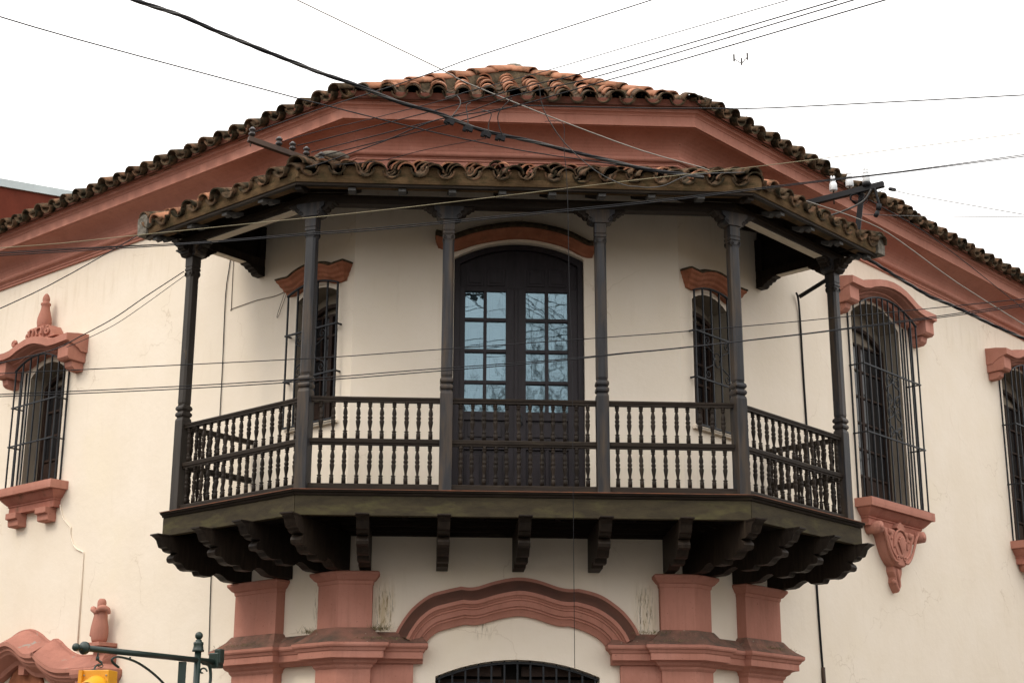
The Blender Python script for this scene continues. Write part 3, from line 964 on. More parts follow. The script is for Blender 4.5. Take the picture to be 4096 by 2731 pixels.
# the two sheltered windows either side of the balcony door
SM = [(-.47, 2.605), (-.40, 2.598), (-.32, 2.608), (-.20, 2.652), (-.01, 2.678), (.18, 2.652), (.30, 2.608), (.38, 2.598), (.47, 2.605)]
HSM = [(-.01, -.085), (.035, -.085), (.05, -.05), (.075, -.03), (.085, -.005), (.11, .015), (.125, .045), (.15, .065), (.155, .085), (-.01, .085)]
for side, c, lab in (('L', -.575, 'narrow window behind the left corner post, with iron bars'),
                     ('R', .575, 'narrow window behind the right corner post, with oval scrollwork')):
    wn = window(side, c, .34, 1.0, 2.42, 2.53, .26, .40, .075, .97, 2.50, 2.585, (2.03, 1.50), 6, 2, 5, .14, lab)
    pth = smooth_path([(c + x * .94, z) for x, z in SM], 4)
    h_ = arch_mold(pth, HSM, True, .65).build('window_hood', 'orange', wn, FR[side], bevel=.003)
    arch_mold(pth, [(-.01, .087), (.165, .087), (.165, .105), (.10, .128), (-.01, .135)], True, .65).build('mossy_top', 'moss', h_, FR[side])
    scrolls(side, wn, c, 1.51, 2.02, .24, -.078)
    MB().box(c - .40, c + .40, -.05, 0, .935, .962).build('sill', 'wall', wn, FR[side])

def big_hood(wn, side, c, path, half, zc, cap=None):
    p = [(c + x, z) for x, z in path]
    mw = FR[side]
    prof = [(-.01, -.20), (.10, -.20), (.12, -.185), (.13, -.17), (.165, -.15), (.185, -.145), (.19, -.13), (.22, -.122), (.275, -.108), (.292, -.094),
            (.33, -.092), (.33, -.002), (.16, .03), (-.01, .045)]
    h_ = arch_mold(p, prof, True, 0).build('window_hood', 'pink', wn, mw, bevel=.003)
    for sx in (-1, 1):
        xa, xb = c + sx * half, c + sx * (half - .245)
        x0, x1 = min(xa, xb) , max(xa, xb)
        pr = [(x0, x1, 0, .29, zc - .205, zc - .02)]
        m_ = MB()
        m_.prism([(0, zc - .02), (.275, zc - .02), (.275, zc - .185), (.245, zc - .215), (0, zc - .225)], lambda u, v, t: (t, -u, v), x0 + .01, x1 - .01)
        m_.prism([(0, zc - .225), (.19, zc - .225), (.175, zc - .29), (.13, zc - .325), (0, zc - .335)], lambda u, v, t: (t, -u, v), x0 + .045,
                 x1 - .075 if sx < 0 else x1 - .045)
        m_.build('hood_block', 'pink', h_, mw, bevel=.006)
    return h_
def sill(wn, side, c, half, z, o=.25, cove_=.1):
    mw = FR[side]
    s_ = straight([(0, z - .105), (o, z - .105), (o + .003, z - .06), (o, z), (0, z + .002)], c - half, c + half, 5).build('sill', 'pink', wn, mw, bevel=.005)
    m_ = straight([(0, z - .315), (.10, z - .315), (.10, z - .23), (.112, z - .225), (.112, z - .205), (.125, z - .20), (.15, z - .175),
                   (.185, z - .135), (.20, z - .115), (.20, z - .106), (0, z - .106)], c - half + .14, c + half - .14, .1)
    m_.build('sill_moulding', 'pinkdirty', s_, mw)
    return s_
RW = [(-1.11, 3.402), (-.81, 3.402), (-.70, 3.425), (-.58, 3.472), (-.42, 3.520), (-.23, 3.554), (-.05, 3.570), (.135, 3.560), (.30, 3.530), (.45, 3.478),
      (.60, 3.420), (.70, 3.400), (.80, 3.392), (1.10, 3.392)]
def carved_bracket(parent, side, c, z):
    """shield-shaped shell corbel below the sill"""
    mw = FR[side]
    K = .84
    def slab(outline, y1, steps=((0, 1), (.55, .985), (.85, .94), (1, .84))):
        cx_ = sum(p[0] for p in outline) / len(outline)
        cz_ = sum(p[1] for p in outline) / len(outline)
        return [[(c + cx_ + (x - cx_) * s_, -y1 * f, z + (cz_ + (zz - cz_) * s_) * K) for x, zz in outline] for f, s_ in steps]
    def P(x, y, zz): return (c + x, y, z + zz * K)
    ol = smooth_path([(-.44, .0), (-.46, -.07), (-.39, -.15), (-.345, -.27), (-.29, -.39), (-.22, -.49), (-.12, -.565), (0, -.59), (.12, -.565), (.22, -.49),
          (.29, -.39), (.345, -.27), (.39, -.15), (.46, -.07), (.44, 0)], 3)
    b_ = MB().loft(slab(ol, .15), smooth=False).build('corbel', 'pink', parent, mw, bevel=.006)
    m_ = MB()
    for sx in (-1, 1):                       # end rolls, S ribs, little volutes
        m_.tube([P(sx * .54, -.01, -.05), P(sx * .54, -.20, -.05)], [.080, .070], 14)
        m_.tube([P(sx * .54, -.19, -.05), P(sx * .54, -.212, -.05)], [.040, .034], 10)
        rib = smooth_path([P(sx * .46, -.165, -.02), P(sx * .395, -.165, -.11), P(sx * .335, -.16, -.25), P(sx * .265, -.155, -.39), P(sx * .17, -.15, -.49),
                           P(sx * .09, -.15, -.50)], 5)
        m_.tube(rib, .020, 6)
        inner = smooth_path([P(sx * .30, -.15, -.12), P(sx * .26, -.155, -.26), P(sx * .20, -.155, -.37), P(sx * .12, -.155, -.44)], 5)
        m_.tube(inner, .012, 6)
        m_.tube(spiral(c + sx * .085, z - .445 * K, .042, 1.2, -math.pi / 2, sx, -.155), .013, 6)
        m_.lathe([(0, -.045), (.036, -.03), (.046, 0), (.036, .03), (0, .045)], P(sx * .255, -.155, -.075), 9, sy=.6)
        m_.lathe([(0, -.022), (.020, -.01), (.020, .01), (0, .022)], P(sx * .215, -.155, -.17), 8, sy=.7)
    m_.build('volute', 'pink', b_, mw)
    sh = MB()
    sh.loft([[(c + .135 * r * math.cos(a), -y, z - .24 * K + .165 * r * math.sin(a)) for a in [2 * math.pi * i / 16 for i in range(16)]] for r, y in ((1, .14), (1, .16), (.9, .165))])
    for k in range(7):                       # shell flutes fanning upward
        a = math.pi / 2 + (k - 3) * .27
        sh.tube(smooth_path([P(0, -.165, -.38), (c + .05 * math.cos(a), -.178, z - .38 * K + .10 * math.sin(a)), (c + .12 * math.cos(a), -.172, z - .37 * K + .215 * math.sin(a))], 4),
                [.007 + .0018 * i for i in range(9)], 6)
    sh.tube(smooth_path([P(-.165, -.155, -.30), P(-.15, -.16, -.14), P(-.08, -.165, -.045), P(0, -.168, -.02), P(.08, -.165, -.045), P(.15, -.16, -.14), P(.165, -.155, -.30)], 5), .016, 7)
    sh.prism([(-.11, 0), (-.075, .05), (-.03, .075), (0, .095), (.03, .075), (.075, .05), (.11, 0), (0, -.03)], lambda u, v, t: (c + u, -t, z + v * K), .10, .175)
    sh.build('shell', 'pink', b_, mw)
    tl = MB().loft(slab([(-.12, -.55), (-.13, -.64), (-.085, -.72), (-.10, -.80), (-.06, -.87), (0, -.945), (.06, -.86), (.055, -.74), (.10, -.64), (.11, -.55)], .10))
    tl.lathe([(0, -.035), (.033, -.02), (.036, .015), (0, .038)], P(-.085, -.07, -.79), 8)
    tl.tube([P(-.035, -.10, -.60), P(-.03, -.11, -.72), P(0, -.09, -.87)], [.024, .020, .012], 6)
    tl.build('pendant', 'pink', b_, mw)
for c, lab in ((4.36, 'tall barred window with a carved shell corbel beneath its sill'), (8.70, 'tall barred window cut off by the right edge of the picture')):
    wn = window('R', c, .62, .65, 3.10, 3.33, .30, .725, .20, .655, 3.17, 3.365, (2.36, 1.48), 11, 2, 6, .25, lab, 2)
    big_hood(wn, 'R', c + .01, RW, 1.11, 3.31)
    s_ = sill(wn, 'R', c, .81, .652, .24)
    lyre('R', wn, c - .02, 1.50, 2.34, .20, -.205)
    carved_bracket(s_, 'R', c, .36)
# left window with the pinnacle
c = -5.74
wn = window('L', c, .40, .94, 2.45, 2.60, .28, .49, .17, .925, 2.53, 2.675, (2.02, 1.495), 7, 2, 4, .1,
            'barred window under a hood that carries a pinnacle', 2)
LW = [(-.85, 2.775), (-.58, 2.762), (-.45, 2.775), (-.30, 2.825), (-.12, 2.862), (0, 2.872), (.12, 2.862), (.30, 2.815), (.43, 2.768), (.55, 2.762), (.85, 2.775)]
h_ = big_hood(wn, 'L', c, LW, .83, 2.67)
mw = FR['L']
pn = MB()
pn.box(c - .16, c + .16, -.24, 0, 2.86, 3.03)
pn.prism([(-.42, 2.86), (-.30, 2.90), (-.26, 2.97), (-.20, 3.04), (.20, 3.04), (.26, 2.97), (.32, 2.88), (.42, 2.86)], lambda u, v, t: (c + u, t, v), -.20, 0)
ped = pn.build('pedestal', 'pink', h_, mw, bevel=.006)
for sx in (-1, 1):
    MB().tube(spiral(c + sx * .22, 2.95, .055, 1.3, math.pi / 2, sx, -.215), .018, 6).build('carved_scroll', 'pink', ped, mw)
    MB().tube(smooth_path([(c + sx * .05, -.25, 2.90), (c + sx * .04, -.26, 2.98), (c + sx * .12, -.25, 3.0), (c + sx * .14, -.25, 2.90)], 4), .016, 6).build('carved_scroll', 'pink', ped, mw)
MB().tube(spiral(c - .46, 2.875, .045, 1.2, 0, 1, -.26), .022, 6).build('carved_scroll', 'pink', ped, mw)
MB().lathe([(.080, 3.03), (.088, 3.06), (.096, 3.11), (.092, 3.17), (.075, 3.24), (.058, 3.30), (.054, 3.345), (.065, 3.358), (.067, 3.375), (.054, 3.39),
            (.040, 3.395), (.048, 3.42), (.048, 3.455), (.035, 3.49), (.016, 3.515), (0, 3.52)], (c, -.13, 0), 20).build('pinnacle', 'pink', ped, mw)
s_ = sill(wn, 'L', c + .03, .64, .925, .26)
for x in (-.33, .33):
    m_ = MB()
    m_.prism([(0, .61), (.17, .61), (.17, .535), (.13, .525), (.125, .45), (.10, .44), (0, .435)], lambda u, v, t: (t, -u, v), c + x - .10, c + x + .13)
    m_.build('console', 'pink', s_, mw, bevel=.004)

# hood of the side entrance, bottom left
LD = smooth_path([(-7.1, -1.30), (-6.6, -1.22), (-6.25, -1.08), (-6.05, -.985), (-5.82, -.895), (-5.60, -.878), (-5.39, -.94), (-5.21, -1.035),
                  (-5.11, -1.052)], 4)[:-1] + smooth_path([(-5.11, -1.052), (-5.03, -1.03), (-4.92, -1.075), (-4.80, -1.15), (-4.60, -1.235), (-4.40, -1.262), (-4.0, -1.268),
                                                      (-3.80, -1.268)], 4)
dh = arch_mold(LD, [(-.01, -.19), (.335, -.19), (.335, -.235), (.305, -.245), (.29, -.262), (.29, -.29), (.265, -.30), (.25, -.33), (.18, -.37), (.12, -.40), (.10, -.45),
                    (-.01, -.45)][::-1], False).build('side_door_hood', 'pink', B, mw, bevel=.003)
arch_mold(LD, [(-.01, -.188), (.33, -.188), (.20, -.115), (.09, -.05), (.05, -.03), (.045, -.01), (-.01, 0)], False).build('broken_top', 'chipped', dh, mw)
e_ = straight([(0, -1.90), (.20, -1.90), (.20, -1.72), (.24, -1.70), (.27, -1.65), (.30, -1.64), (.30, -1.60), (.335, -1.57), (.35, -1.53), (.35, -1.475), (.20, -1.40),
               (.15, -1.30), (.14, -1.22), (0, -1.21)], -4.06, -3.82, .20).build('end_block', 'pink', dh, mw, bevel=.004)
MB().box(-4.13, -3.80, -.26, 0, -1.209, -1.165).build('finial_plinth', 'pink', dh, mw, bevel=.004)
fx = -3.97
fin = MB().lathe([(.080, -1.164), (.093, -1.12), (.102, -1.05), (.098, -.98), (.082, -.90), (.077, -.84), (.080, -.80), (.062, -.775), (.045, -.77), (.050, -.745), (.053, -.70),
                  (.048, -.672), (.033, -.65), (0, -.645)], (fx, -.14, 0), 20).build('finial', 'pink', dh, mw)
m_ = MB()
for (a, b) in ((1, -.60), (-1, -.6)):
    m_.tube(smooth_path([(fx, -.20, -.83), (fx + a * .04, -.22, -.79), (fx + a * .09, -.19, -.765), (fx + a * .125, -.14, -.785), (fx + a * .135, -.12, -.835)], 5),
            [.014 + .022 * math.sin(math.pi * i / 20) for i in range(21)], 7)
m_.tube(smooth_path([(fx - .07, -.17, -.84), (fx - .085, -.19, -.96), (fx - .09, -.20, -1.06), (fx - .06, -.22, -1.08)], 5), .014, 6)
m_.build('petal', 'pink', fin, mw)
md = MB().lathe([(.40, 0), (.40, .035), (.355, .045), (.345, .02), (.0, .02)], (0, 0, 0), 30).build(
    'medallion', 'orange', dh, mw @ Matrix.Translation((-5.60, 0, -1.70)) @ Matrix.Rotation(R(90), 4, 'X'))
MB().prism([(-.055, -1.45), (.055, -1.45), (.085, -1.25), (-.085, -1.25)], lambda u, v, t: (-5.60 + u, t, v), -.10, -.0).build('keystone', 'pink', dh, mw, bevel=.004)
# painted conduit down the left wall
cp = smooth_path([(-5.20, -.012, .64), (-5.12, -.012, .47), (-4.96, -.012, .345), (-4.93, -.012, .32)], 4)
cp2 = smooth_path([(-4.93, -.012, .32), (-4.91, -.012, .20), (-4.80, -.012, .06), (-4.62, -.012, -.015)], 4)
MB().tube(cp + cp2 + [(-4.613, -.012, -.03), (-4.60, -.012, -.35), (-4.58, -.012, -1.22)], .009, 6).build('conduit', 'wall', B, mw)

# ------------------------------------------------------------------ the wooden balcony
A = empty('wooden_balcony', 'dark carved wooden balcony with turned balusters wrapped round the chamfered corner', 'balcony', (0, -.5, 0))
SA, SF = -1.546, 1.604                     # end posts along the side walls
PO = .986                                  # post centre line
def seg(prof, side, s_end=None, gap=.002):
    if side == 'F':
        a = [bendL(o, z) + Vector((gap, 0, 0)) for o, z in prof]
        b = [bendR(o, z) - Vector((gap, 0, 0)) for o, z in prof]
        return MB().loft([a, b])
    bd = bendL if side == 'L' else bendR
    a = [W(side, s_end, o, z) for o, z in prof]
    sg = 1 if side == 'L' else -1
    off = W(side, sg * gap, 0, 0) - W(side, 0, 0, 0)
    return MB().loft([a, [bd(o, z) - off for o, z in prof]])
def local(side, pts): return [FR[side].inverted() @ p for p in pts]
def seg_obj(name, m, prof, side, s_end=None, parent=None, bevel=0):
    mb = seg(prof, side, s_end)
    inv = FR[side].inverted()
    mb.v = [inv @ v for v in mb.v]
    return mb.build(name, m, parent or A, FR[side], bevel=bevel)
ENDS = {'L': (-1.60, 1), 'R': (1.677, -1), 'F': (None, 0)}
deck = run_mold([(.004, -.10), (1.049, -.10), (1.049, -.042), (.89, -.041), (.89, -.02), (.004, -.02)], -1.58, 1.655).build('deck', 'under', A)
for side in 'LFR':
    e = ENDS[side][0]
    seg_obj('fascia', 'algae' if side == 'R' else 'algae', [(1.06, -.282), (1.126, -.282), (1.126, -.088), (1.06, -.088)], side, e, bevel=.005)
    seg_obj('fascia_moulding', 'woodx', [(1.05, -.087), (1.136, -.087), (1.142, -.078), (1.146, -.066), (1.168, -.057), (1.173, -.041), (1.05, -.041)], side, e)
    seg_obj('metal_strip', 'copper', [(.90, -.040), (1.183, -.040), (1.183, -.0325), (.90, -.0325)], side, e)
    seg_obj('wall_ledger', 'woodx', [(.003, -.30), (.05, -.30), (.05, -.255), (.085, -.25), (.085, -.21), (.13, -.205), (.13, -.15), (.17, -.145), (.17, -.101),
                                   (.003, -.101)], side, e)
for side, e, sg in (('L', -1.60, 1), ('R', 1.677, -1)):
    x0, x1 = min(e, e + sg * .066), max(e, e + sg * .066)
    MB().box(x0 + .001, x1, -1.058, -.01, -.282, -.088).build('fascia', 'algae', A, FR[side], bevel=.004)
    MB().box(min(e - sg * .02, e + sg * .07), max(e - sg * .02, e + sg * .07), -.898, -.01, -.087, -.033).build('fascia_moulding', 'woodx', A, FR[side])
CORB = [(1.275, -.283), (1.28, -.30), (1.245, -.315), (1.215, -.34), (1.20, -.375), (1.18, -.41), (1.14, -.418), (1.125, -.44), (1.09, -.452), (1.045, -.455),
        (1.02, -.452), (1.035, -.468), (1.062, -.490), (1.072, -.515), (1.062, -.545), (1.035, -.556), (.985, -.552), (.955, -.565), (.92, -.60), (.885, -.618),
        (.84, -.622), (.79, -.615), (.73, -.612), (.715, -.64), (.70, -.655), (.56, -.655), (.53, -.632), (.50, -.612), (.45, -.612), (.40, -.632), (.34, -.668),
        (.29, -.678), (.16, -.678), (.003, -.677), (.003, -.283)]
cb0 = None
CORB2 = [(max(.003, u * .965) if u > .01 else u, z if u > .35 else max(z, -.655)) for u, z in CORB]
def corbel(mw, k=1.0, prof=CORB, wdt=.060):
    m_ = MB()
    m_.prism([(u * k, v) for u, v in prof], lambda u, v, t: (t, -u, v), -wdt, wdt)
    m_.prism([(u, v) for u, v in ((1.12 * k, -.2825), (1.292 * k, -.2825), (1.292 * k, -.297), (1.12 * k, -.297))], lambda u, v, t: (t, -u, v), -wdt - .008, wdt + .008)
    return m_.build('corbel', 'wood', A, mw, bevel=.003)
first = corbel(Matrix.Translation((-1.569, 0, 0)), 1, CORB2)
for i in range(1, 5): inst(first, Matrix.Translation((.009 + .789 * (i - 2), 0, 0)), A)
f2 = corbel(FR['L'] @ Matrix.Translation((-1.515, 0, 0)))
for side, ss in (('L', (-.851, -.209)), ('R', (.211, .885, 1.568))):
    for s_ in ss: inst(f2, FR[side] @ Matrix.Translation((s_, 0, 0)), A)
def bend_frame(side):
    ang = -AL / 2 if side == 'L' else AR / 2
    return Matrix.Translation((-HW if side == 'L' else HW, 0, 0)) @ Matrix.Rotation(ang, 4, 'Z')
for side in 'LR': corbel(bend_frame(side), 1.075)
# joists under the deck
for i in range(4):
    x = -1.17 + .789 * i
    MB().box(x - .03, x + .03, -1.05, -.18, -.15, -.101).build('joist', 'under', A)

# posts
def sq(h, c, z): return [(x, y, z) for x, y in ((-h, -h + c), (-h + c, -h), (h - c, -h), (h, -h + c), (h, h - c), (h - c, h), (-h + c, h), (-h, h - c))]
PP = [(.064, .004, -.030), (.064, .004, .975), (.060, .004, .995), (.050, .006, 1.012), (.055, .01, 1.018), (.066, .008, 1.030), (.068, .006, 1.048), (.064, .008, 1.064),
      (.054, .01, 1.074), (.050, .01, 1.080), (.056, .01, 1.088), (.067, .008, 1.100), (.068, .006, 1.116), (.063, .008, 1.134), (.052, .01, 1.146), (.054, .02, 1.156),
      (.059, .022, 1.175), (.058, .022, 2.60), (.060, .012, 2.615), (.063, .004, 2.625), (.063, .004, 2.66), (.056, .004, 2.668), (.056, .004, 2.674), (.063, .004, 2.682),
      (.063, .004, 2.705), (.057, .004, 2.712), (.057, .004, 2.718), (.062, .004, 2.726), (.062, .004, 2.832)]
def half_mirror(pts): return pts + [(-x, z) for x, z in reversed(pts)]
CAP1 = half_mirror([(.066, 2.833), (.082, 2.834), (.095, 2.842), (.112, 2.846), (.128, 2.862), (.130, 2.885), (.118, 2.905), (.126, 2.922), (.150, 2.932), (.155, 2.976)])
CAP2 = half_mirror([(.13, 2.885), (.165, 2.888), (.180, 2.905), (.184, 2.922), (.205, 2.926), (.225, 2.940), (.235, 2.955), (.262, 2.958), (.268, 2.976)])
spots = {'A': FR['L'] @ Matrix.Translation((SA, -PO, 0)), 'B': bend_frame('L') @ Matrix.Translation((0, -PO * math.hypot(1, TL), 0)),
         'C': Matrix.Translation((-.773, -PO, 0)), 'D': Matrix.Translation((.799, -PO, 0)),
         'E': bend_frame('R') @ Matrix.Translation((0, -PO * math.hypot(1, TR), 0)), 'F': FR['R'] @ Matrix.Translation((SF, -PO, 0))}
for k, mw in spots.items():
    po = MB().loft([sq(*p) for p in PP]).build('post', 'postworn' if k == 'A' else 'post', A, mw, bevel=.002)
    cp_ = MB().prism(CAP1, lambda u, v, t: (u, t, v), -.076, .076).build('capital', 'post', po, mw, bevel=.003)
    b2 = MB().prism(CAP2, lambda u, v, t: (u, t, v), -.05, .05)
    if k in 'AF':
        b2.prism(CAP1, lambda u, v, t: (t, u, v), -.075, .075)
        b2.prism([(u * 1.05, v - .001) for u, v in CAP2], lambda u, v, t: (t, u, v), -.049, .049)
    b2.build('bracket', 'wood', po, mw, bevel=.003)
    m_ = MB()
    for sx in (-1, 1):
        m_.tube(spiral(sx * .098, 2.868, .026, 1.4, math.pi / 2, -sx, -.078), .0035, 5)
        m_.tube(spiral(sx * .036, 2.640, .019, 1.4, math.pi / 2, -sx, -.065), .003, 5)
        if k in 'BEAF':
            for yy, ax in ((.065, 1), (-.065, 1)):
                m_.tube([(yy, p[0] - 0, p[2]) for p in spiral(sx * .036, 2.640, .019, 1.4, math.pi / 2, -sx, 0)], .003, 5)
    m_.build('carved_volute', 'under', po, mw)

# railings
BAL = [(.0215, 0), (.0215, .064), (.014, .070), (.0235, .078), (.0235, .084), (.0125, .092), (.0135, .115), (.0195, .150), (.0240, .180), (.0235, .196), (.016, .207),
       (.0225, .216), (.0235, .227), (.0225, .238), (.0155, .247), (.0225, .262), (.0225, .285), (.0165, .315), (.0120, .336), (.0225, .344), (.0225, .350), (.0130, .356),
       (.0215, .362), (.0215, .391)]
bal_proto = None
def railing(p0, p1, n, m0=.15, m1=.15, trim=.055):
    global bal_proto
    d = p1 - p0
    ln = d.length
    mw = Matrix.Translation(p0) @ Matrix.Rotation(math.atan2(d.y, d.x), 4, 'Z')
    r_ = empty('railing', None, None, p0, parent=A)
    for nm, pr in (('top_rail', [(-.028, .884), (.028, .884), (.028, .904), (.034, .909), (.036, .925), (.024, .936), (-.024, .936), (-.036, .925), (-.034, .909), (-.028, .904)]),
                   ('middle_rail', [(-.022, .446), (.022, .446), (.022, .463), (.032, .467), (.034, .500), (.030, .508), (-.030, .508), (-.034, .500), (-.032, .467), (-.022, .463)]),
                   ('bottom_rail', [(-.034, .001), (.034, .001), (.034, .045), (.026, .055), (-.026, .055), (-.034, .045)])):
        MB().prism(pr, lambda u, v, t: (t, u, v), trim, ln - trim).build(nm, 'woodx', r_, mw)
    for i in range(n):
        x = m0 + (ln - m0 - m1) * i / (n - 1) + rnd.gauss(0, .0015)
        for z0, hgt in ((.055, .391), (.508, .376)):
            q_ = mw @ Matrix.Translation((x, 0, z0)) @ Matrix.Rotation(rnd.uniform(0, 6.28), 4, 'Z') @ Matrix.Diagonal((1, 1, hgt / .391, 1)) @ \
                Matrix.Rotation(rnd.gauss(0, .010), 4, 'X') @ Matrix.Rotation(rnd.gauss(0, .010), 4, 'Y')
            if z0 > .1: q_ = q_ @ Matrix.Identity(4)
            if bal_proto is None: bal_proto = MB().lathe(BAL, (0, 0, 0), 10).build('baluster', 'wood', r_, q_)
            else: inst(bal_proto, q_, r_)
P3 = {k: mw.translation.copy() for k, mw in spots.items()}
railing(P3['A'], P3['B'], 15, .125, .125)
railing(P3['B'], P3['C'], 10, .16, .15)
railing(P3['C'], P3['D'], 12)
railing(P3['D'], P3['E'], 10, .15, .16)
railing(P3['E'], P3['F'], 15, .125, .125)
railing(W('L', SA, .01, 0), P3['A'], 8, .06, .13, .01)
railing(P3['F'], W('R', SF, .01, 0), 8, .13, .06, .01)

# wall plate beams, returns, rafters
for side, e in (('L', -1.72), ('F', None), ('R', 1.78)):
    seg_obj('beam', 'woodx', [(PO - .065, 2.978), (PO + .065, 2.978), (PO + .068, 3.02), (PO + .075, 3.03), (PO + .075, 3.073), (PO - .065, 3.073)], side, e, bevel=.003)
    if side != 'F': seg_obj('beam_soffit', 'pale', [(PO - .06, 2.970), (PO + .045, 2.970), (PO + .045, 2.9765), (PO - .06, 2.9765)], side, SA + .27 if side == 'L' else SF - .27)
TB = math.tan(R(22.4))
def zs(o): return 3.055 + (1.36 - o) * TB
for side, s_ in (('L', SA), ('R', SF)):
    MB().box(s_ - .055, s_ + .055, -PO + .066, -.003, 2.980, 3.072).build('return_beam', 'wood', A, FR[side], bevel=.003)
    MB().box(s_ - .045, s_ + .05, -PO + .28, -.28, 2.972, 2.9785).build('beam_soffit', 'pale', A, FR[side])
    m_ = MB().prism([(.003, 2.866), (.085, 2.866), (.112, 2.882), (.118, 2.90), (.150, 2.903), (.162, 2.925), (.200, 2.930), (.222, 2.955), (.27, 2.962), (.28, 2.979),
                     (.003, 2.979)], lambda u, v, t: (t, -u, v), s_ - .06, s_ + .06)
    m_.build('wall_bracket', 'wood', A, FR[side], bevel=.003)
    MB().box(s_ - .058, s_ + .058, -.09, -.003, 3.074, 3.46).build('wall_post', 'under', A, FR[side])
for side, s_ in (('L', SA - .02), ('R', SF + .0)):
    MB().prism([(.004, 3.074), (.004, zs(.004) - .003), (1.32, zs(1.32) - .003), (1.05, 3.074)], lambda u, v, t: (t, -u, v), s_, s_ + .02).build('gable_board', 'under', A, FR[side])
RAF = [(.004, 0), (1.335, 0), (1.335, -.050), (1.30, -.055), (1.265, -.085), (1.245, -.062), (1.215, -.058), (1.185, -.095), (1.13, -.098), (1.10, -.092), (.004, -.092)]
def rafter(mw, k=1.0):
    return MB().prism([(u * k, zs(u) - .001 + dz) for u, dz in RAF], lambda u, v, t: (t, -u, v), -.037, .037).build('rafter', 'wood', A, mw, bevel=.002)
r1 = rafter(Matrix.Translation((-1.77, 0, 0)))
for i in range(1, 8): inst(r1, Matrix.Translation((-1.77 + .512 * i, 0, 0)), A)
for side, ss in (('L', (-.04, -.62, -1.20, -1.80)), ('R', (.04, .64, 1.24, 1.85))):
    for s_ in ss: inst(r1, FR[side] @ Matrix.Translation((s_, 0, 0)), A)
for side in 'LR': rafter(bend_frame(side), 1.075)
RT = [(1.10, -.0935), (1.13, -.0995), (1.185, -.0965), (1.215, -.0595), (1.245, -.0635), (1.265, -.0865), (1.30, -.0565), (1.3365, -.0515), (1.3365, -.02), (1.10, -.06)]
t1 = MB().prism([(u, zs(u) - .001 + dz) for u, dz in RT], lambda u, v, t: (t, -u, v), -.0385, .0385).build('rafter_tail', 'tail', A, Matrix.Translation((-1.77, 0, 0)), bevel=.002)
for i in range(1, 8): inst(t1, Matrix.Translation((-1.77 + .512 * i, 0, 0)), A)
for side, ss in (('L', (-.04, -.62, -1.20, -1.80)), ('R', (.04, .64, 1.24, 1.85))):
    for s_ in ss: inst(t1, FR[side] @ Matrix.Translation((s_, 0, 0)), A)

# balcony roof
SB_L, SB_R = -1.909, 1.966
rf = run_mold([(.004, zs(.004)), (1.36, zs(1.36)), (1.36, zs(1.36) + .02), (.004, zs(.004) + .02)], SB_L, SB_R).build('roof', 'soffit', A)
for side, e in (('L', SB_L), ('F', None), ('R', SB_R)):
    seg_obj('eave_board', 'woodx', [(1.33, 3.046), (1.376, 3.046), (1.378, 3.053), (1.372, 3.062), (1.376, 3.075), (1.33, 3.075)], side, e, rf)
    seg_obj('eave_mortar', 'mortar', [(1.20, 3.076), (1.386, 3.076), (1.395, 3.10), (1.402, 3.14), (1.38, 3.16), (1.20, 3.20)], side, e, rf)
TS2 = TileSet(None, rf)
OB, ZB = 1.445, 3.118
TH = math.atan(TB) - .01
PB = .2755
for side in ('F', 'L', 'R'):
    def rng(w_):
        o_ = OB - w_
        if side == 'F': return -HW - o_ * TL, HW + o_ * TR
        if side == 'L': return SB_L, o_ * TL
        return -o_ * TR, SB_R
    a0, b0 = rng(0)
    if side == 'F': cols = [a0 + .17 + PB * i for i in range(17)]
    elif side == 'L': cols = [b0 - .20 - PB * i for i in range(9)]
    else: cols = [a0 + .20 + PB * i for i in range(9)]
    for s_ in cols:
        for k in range(4):
            w_ = k * .345
            a_, b_ = rng(w_)
            z_ = ZB + w_ * TB
            if a_ - .05 < s_ < b_ + .05:
                lean = -.042 * k if side == 'F' else 0
                if a_ + .0 < s_ < b_ - .0: TS2.put(tile_matrix(side, s_ + lean, OB + .012 - w_, z_ + .088 + .016 * k, TH, 1.4), 'tileold', True)
            sc_ = s_ + PB / 2
            if a_ - .04 < sc_ < b_ + .04:
                TS2.put(tile_matrix(side, sc_ + (-.042 * k if side == 'F' else 0), OB - w_ - rnd.uniform(0, .03), z_ + .074 + .016 * k, TH, 1.7), 'tileold' if rnd.random() < (.85 if k == 0 else .6) else 'tile')
                if k == 0: plug(side, sc_, ZB + .072, 1.20, 1.397, rf)
for bend, T_ in ((bendL, TL), (bendR, TR)):
    base = bend(OB + .0, ZB + .125)
    d = (bend(0, ZB + .125 + OB * TB) - base)
    dn = d.normalized()
    sdv = dn.cross(Vector((0, 0, 1))).normalized()
    upv = sdv.cross(dn).normalized()
    for k in range(4):
        mw = Matrix.Translation(base + dn * (k * .35 + .04)) @ Matrix((sdv, dn, upv)).transposed().to_4x4() @ Matrix.Rotation(rnd.gauss(-.05, .02), 4, 'X')
        TS2.put(mw, 'tileold', False, 'ridge_tile')
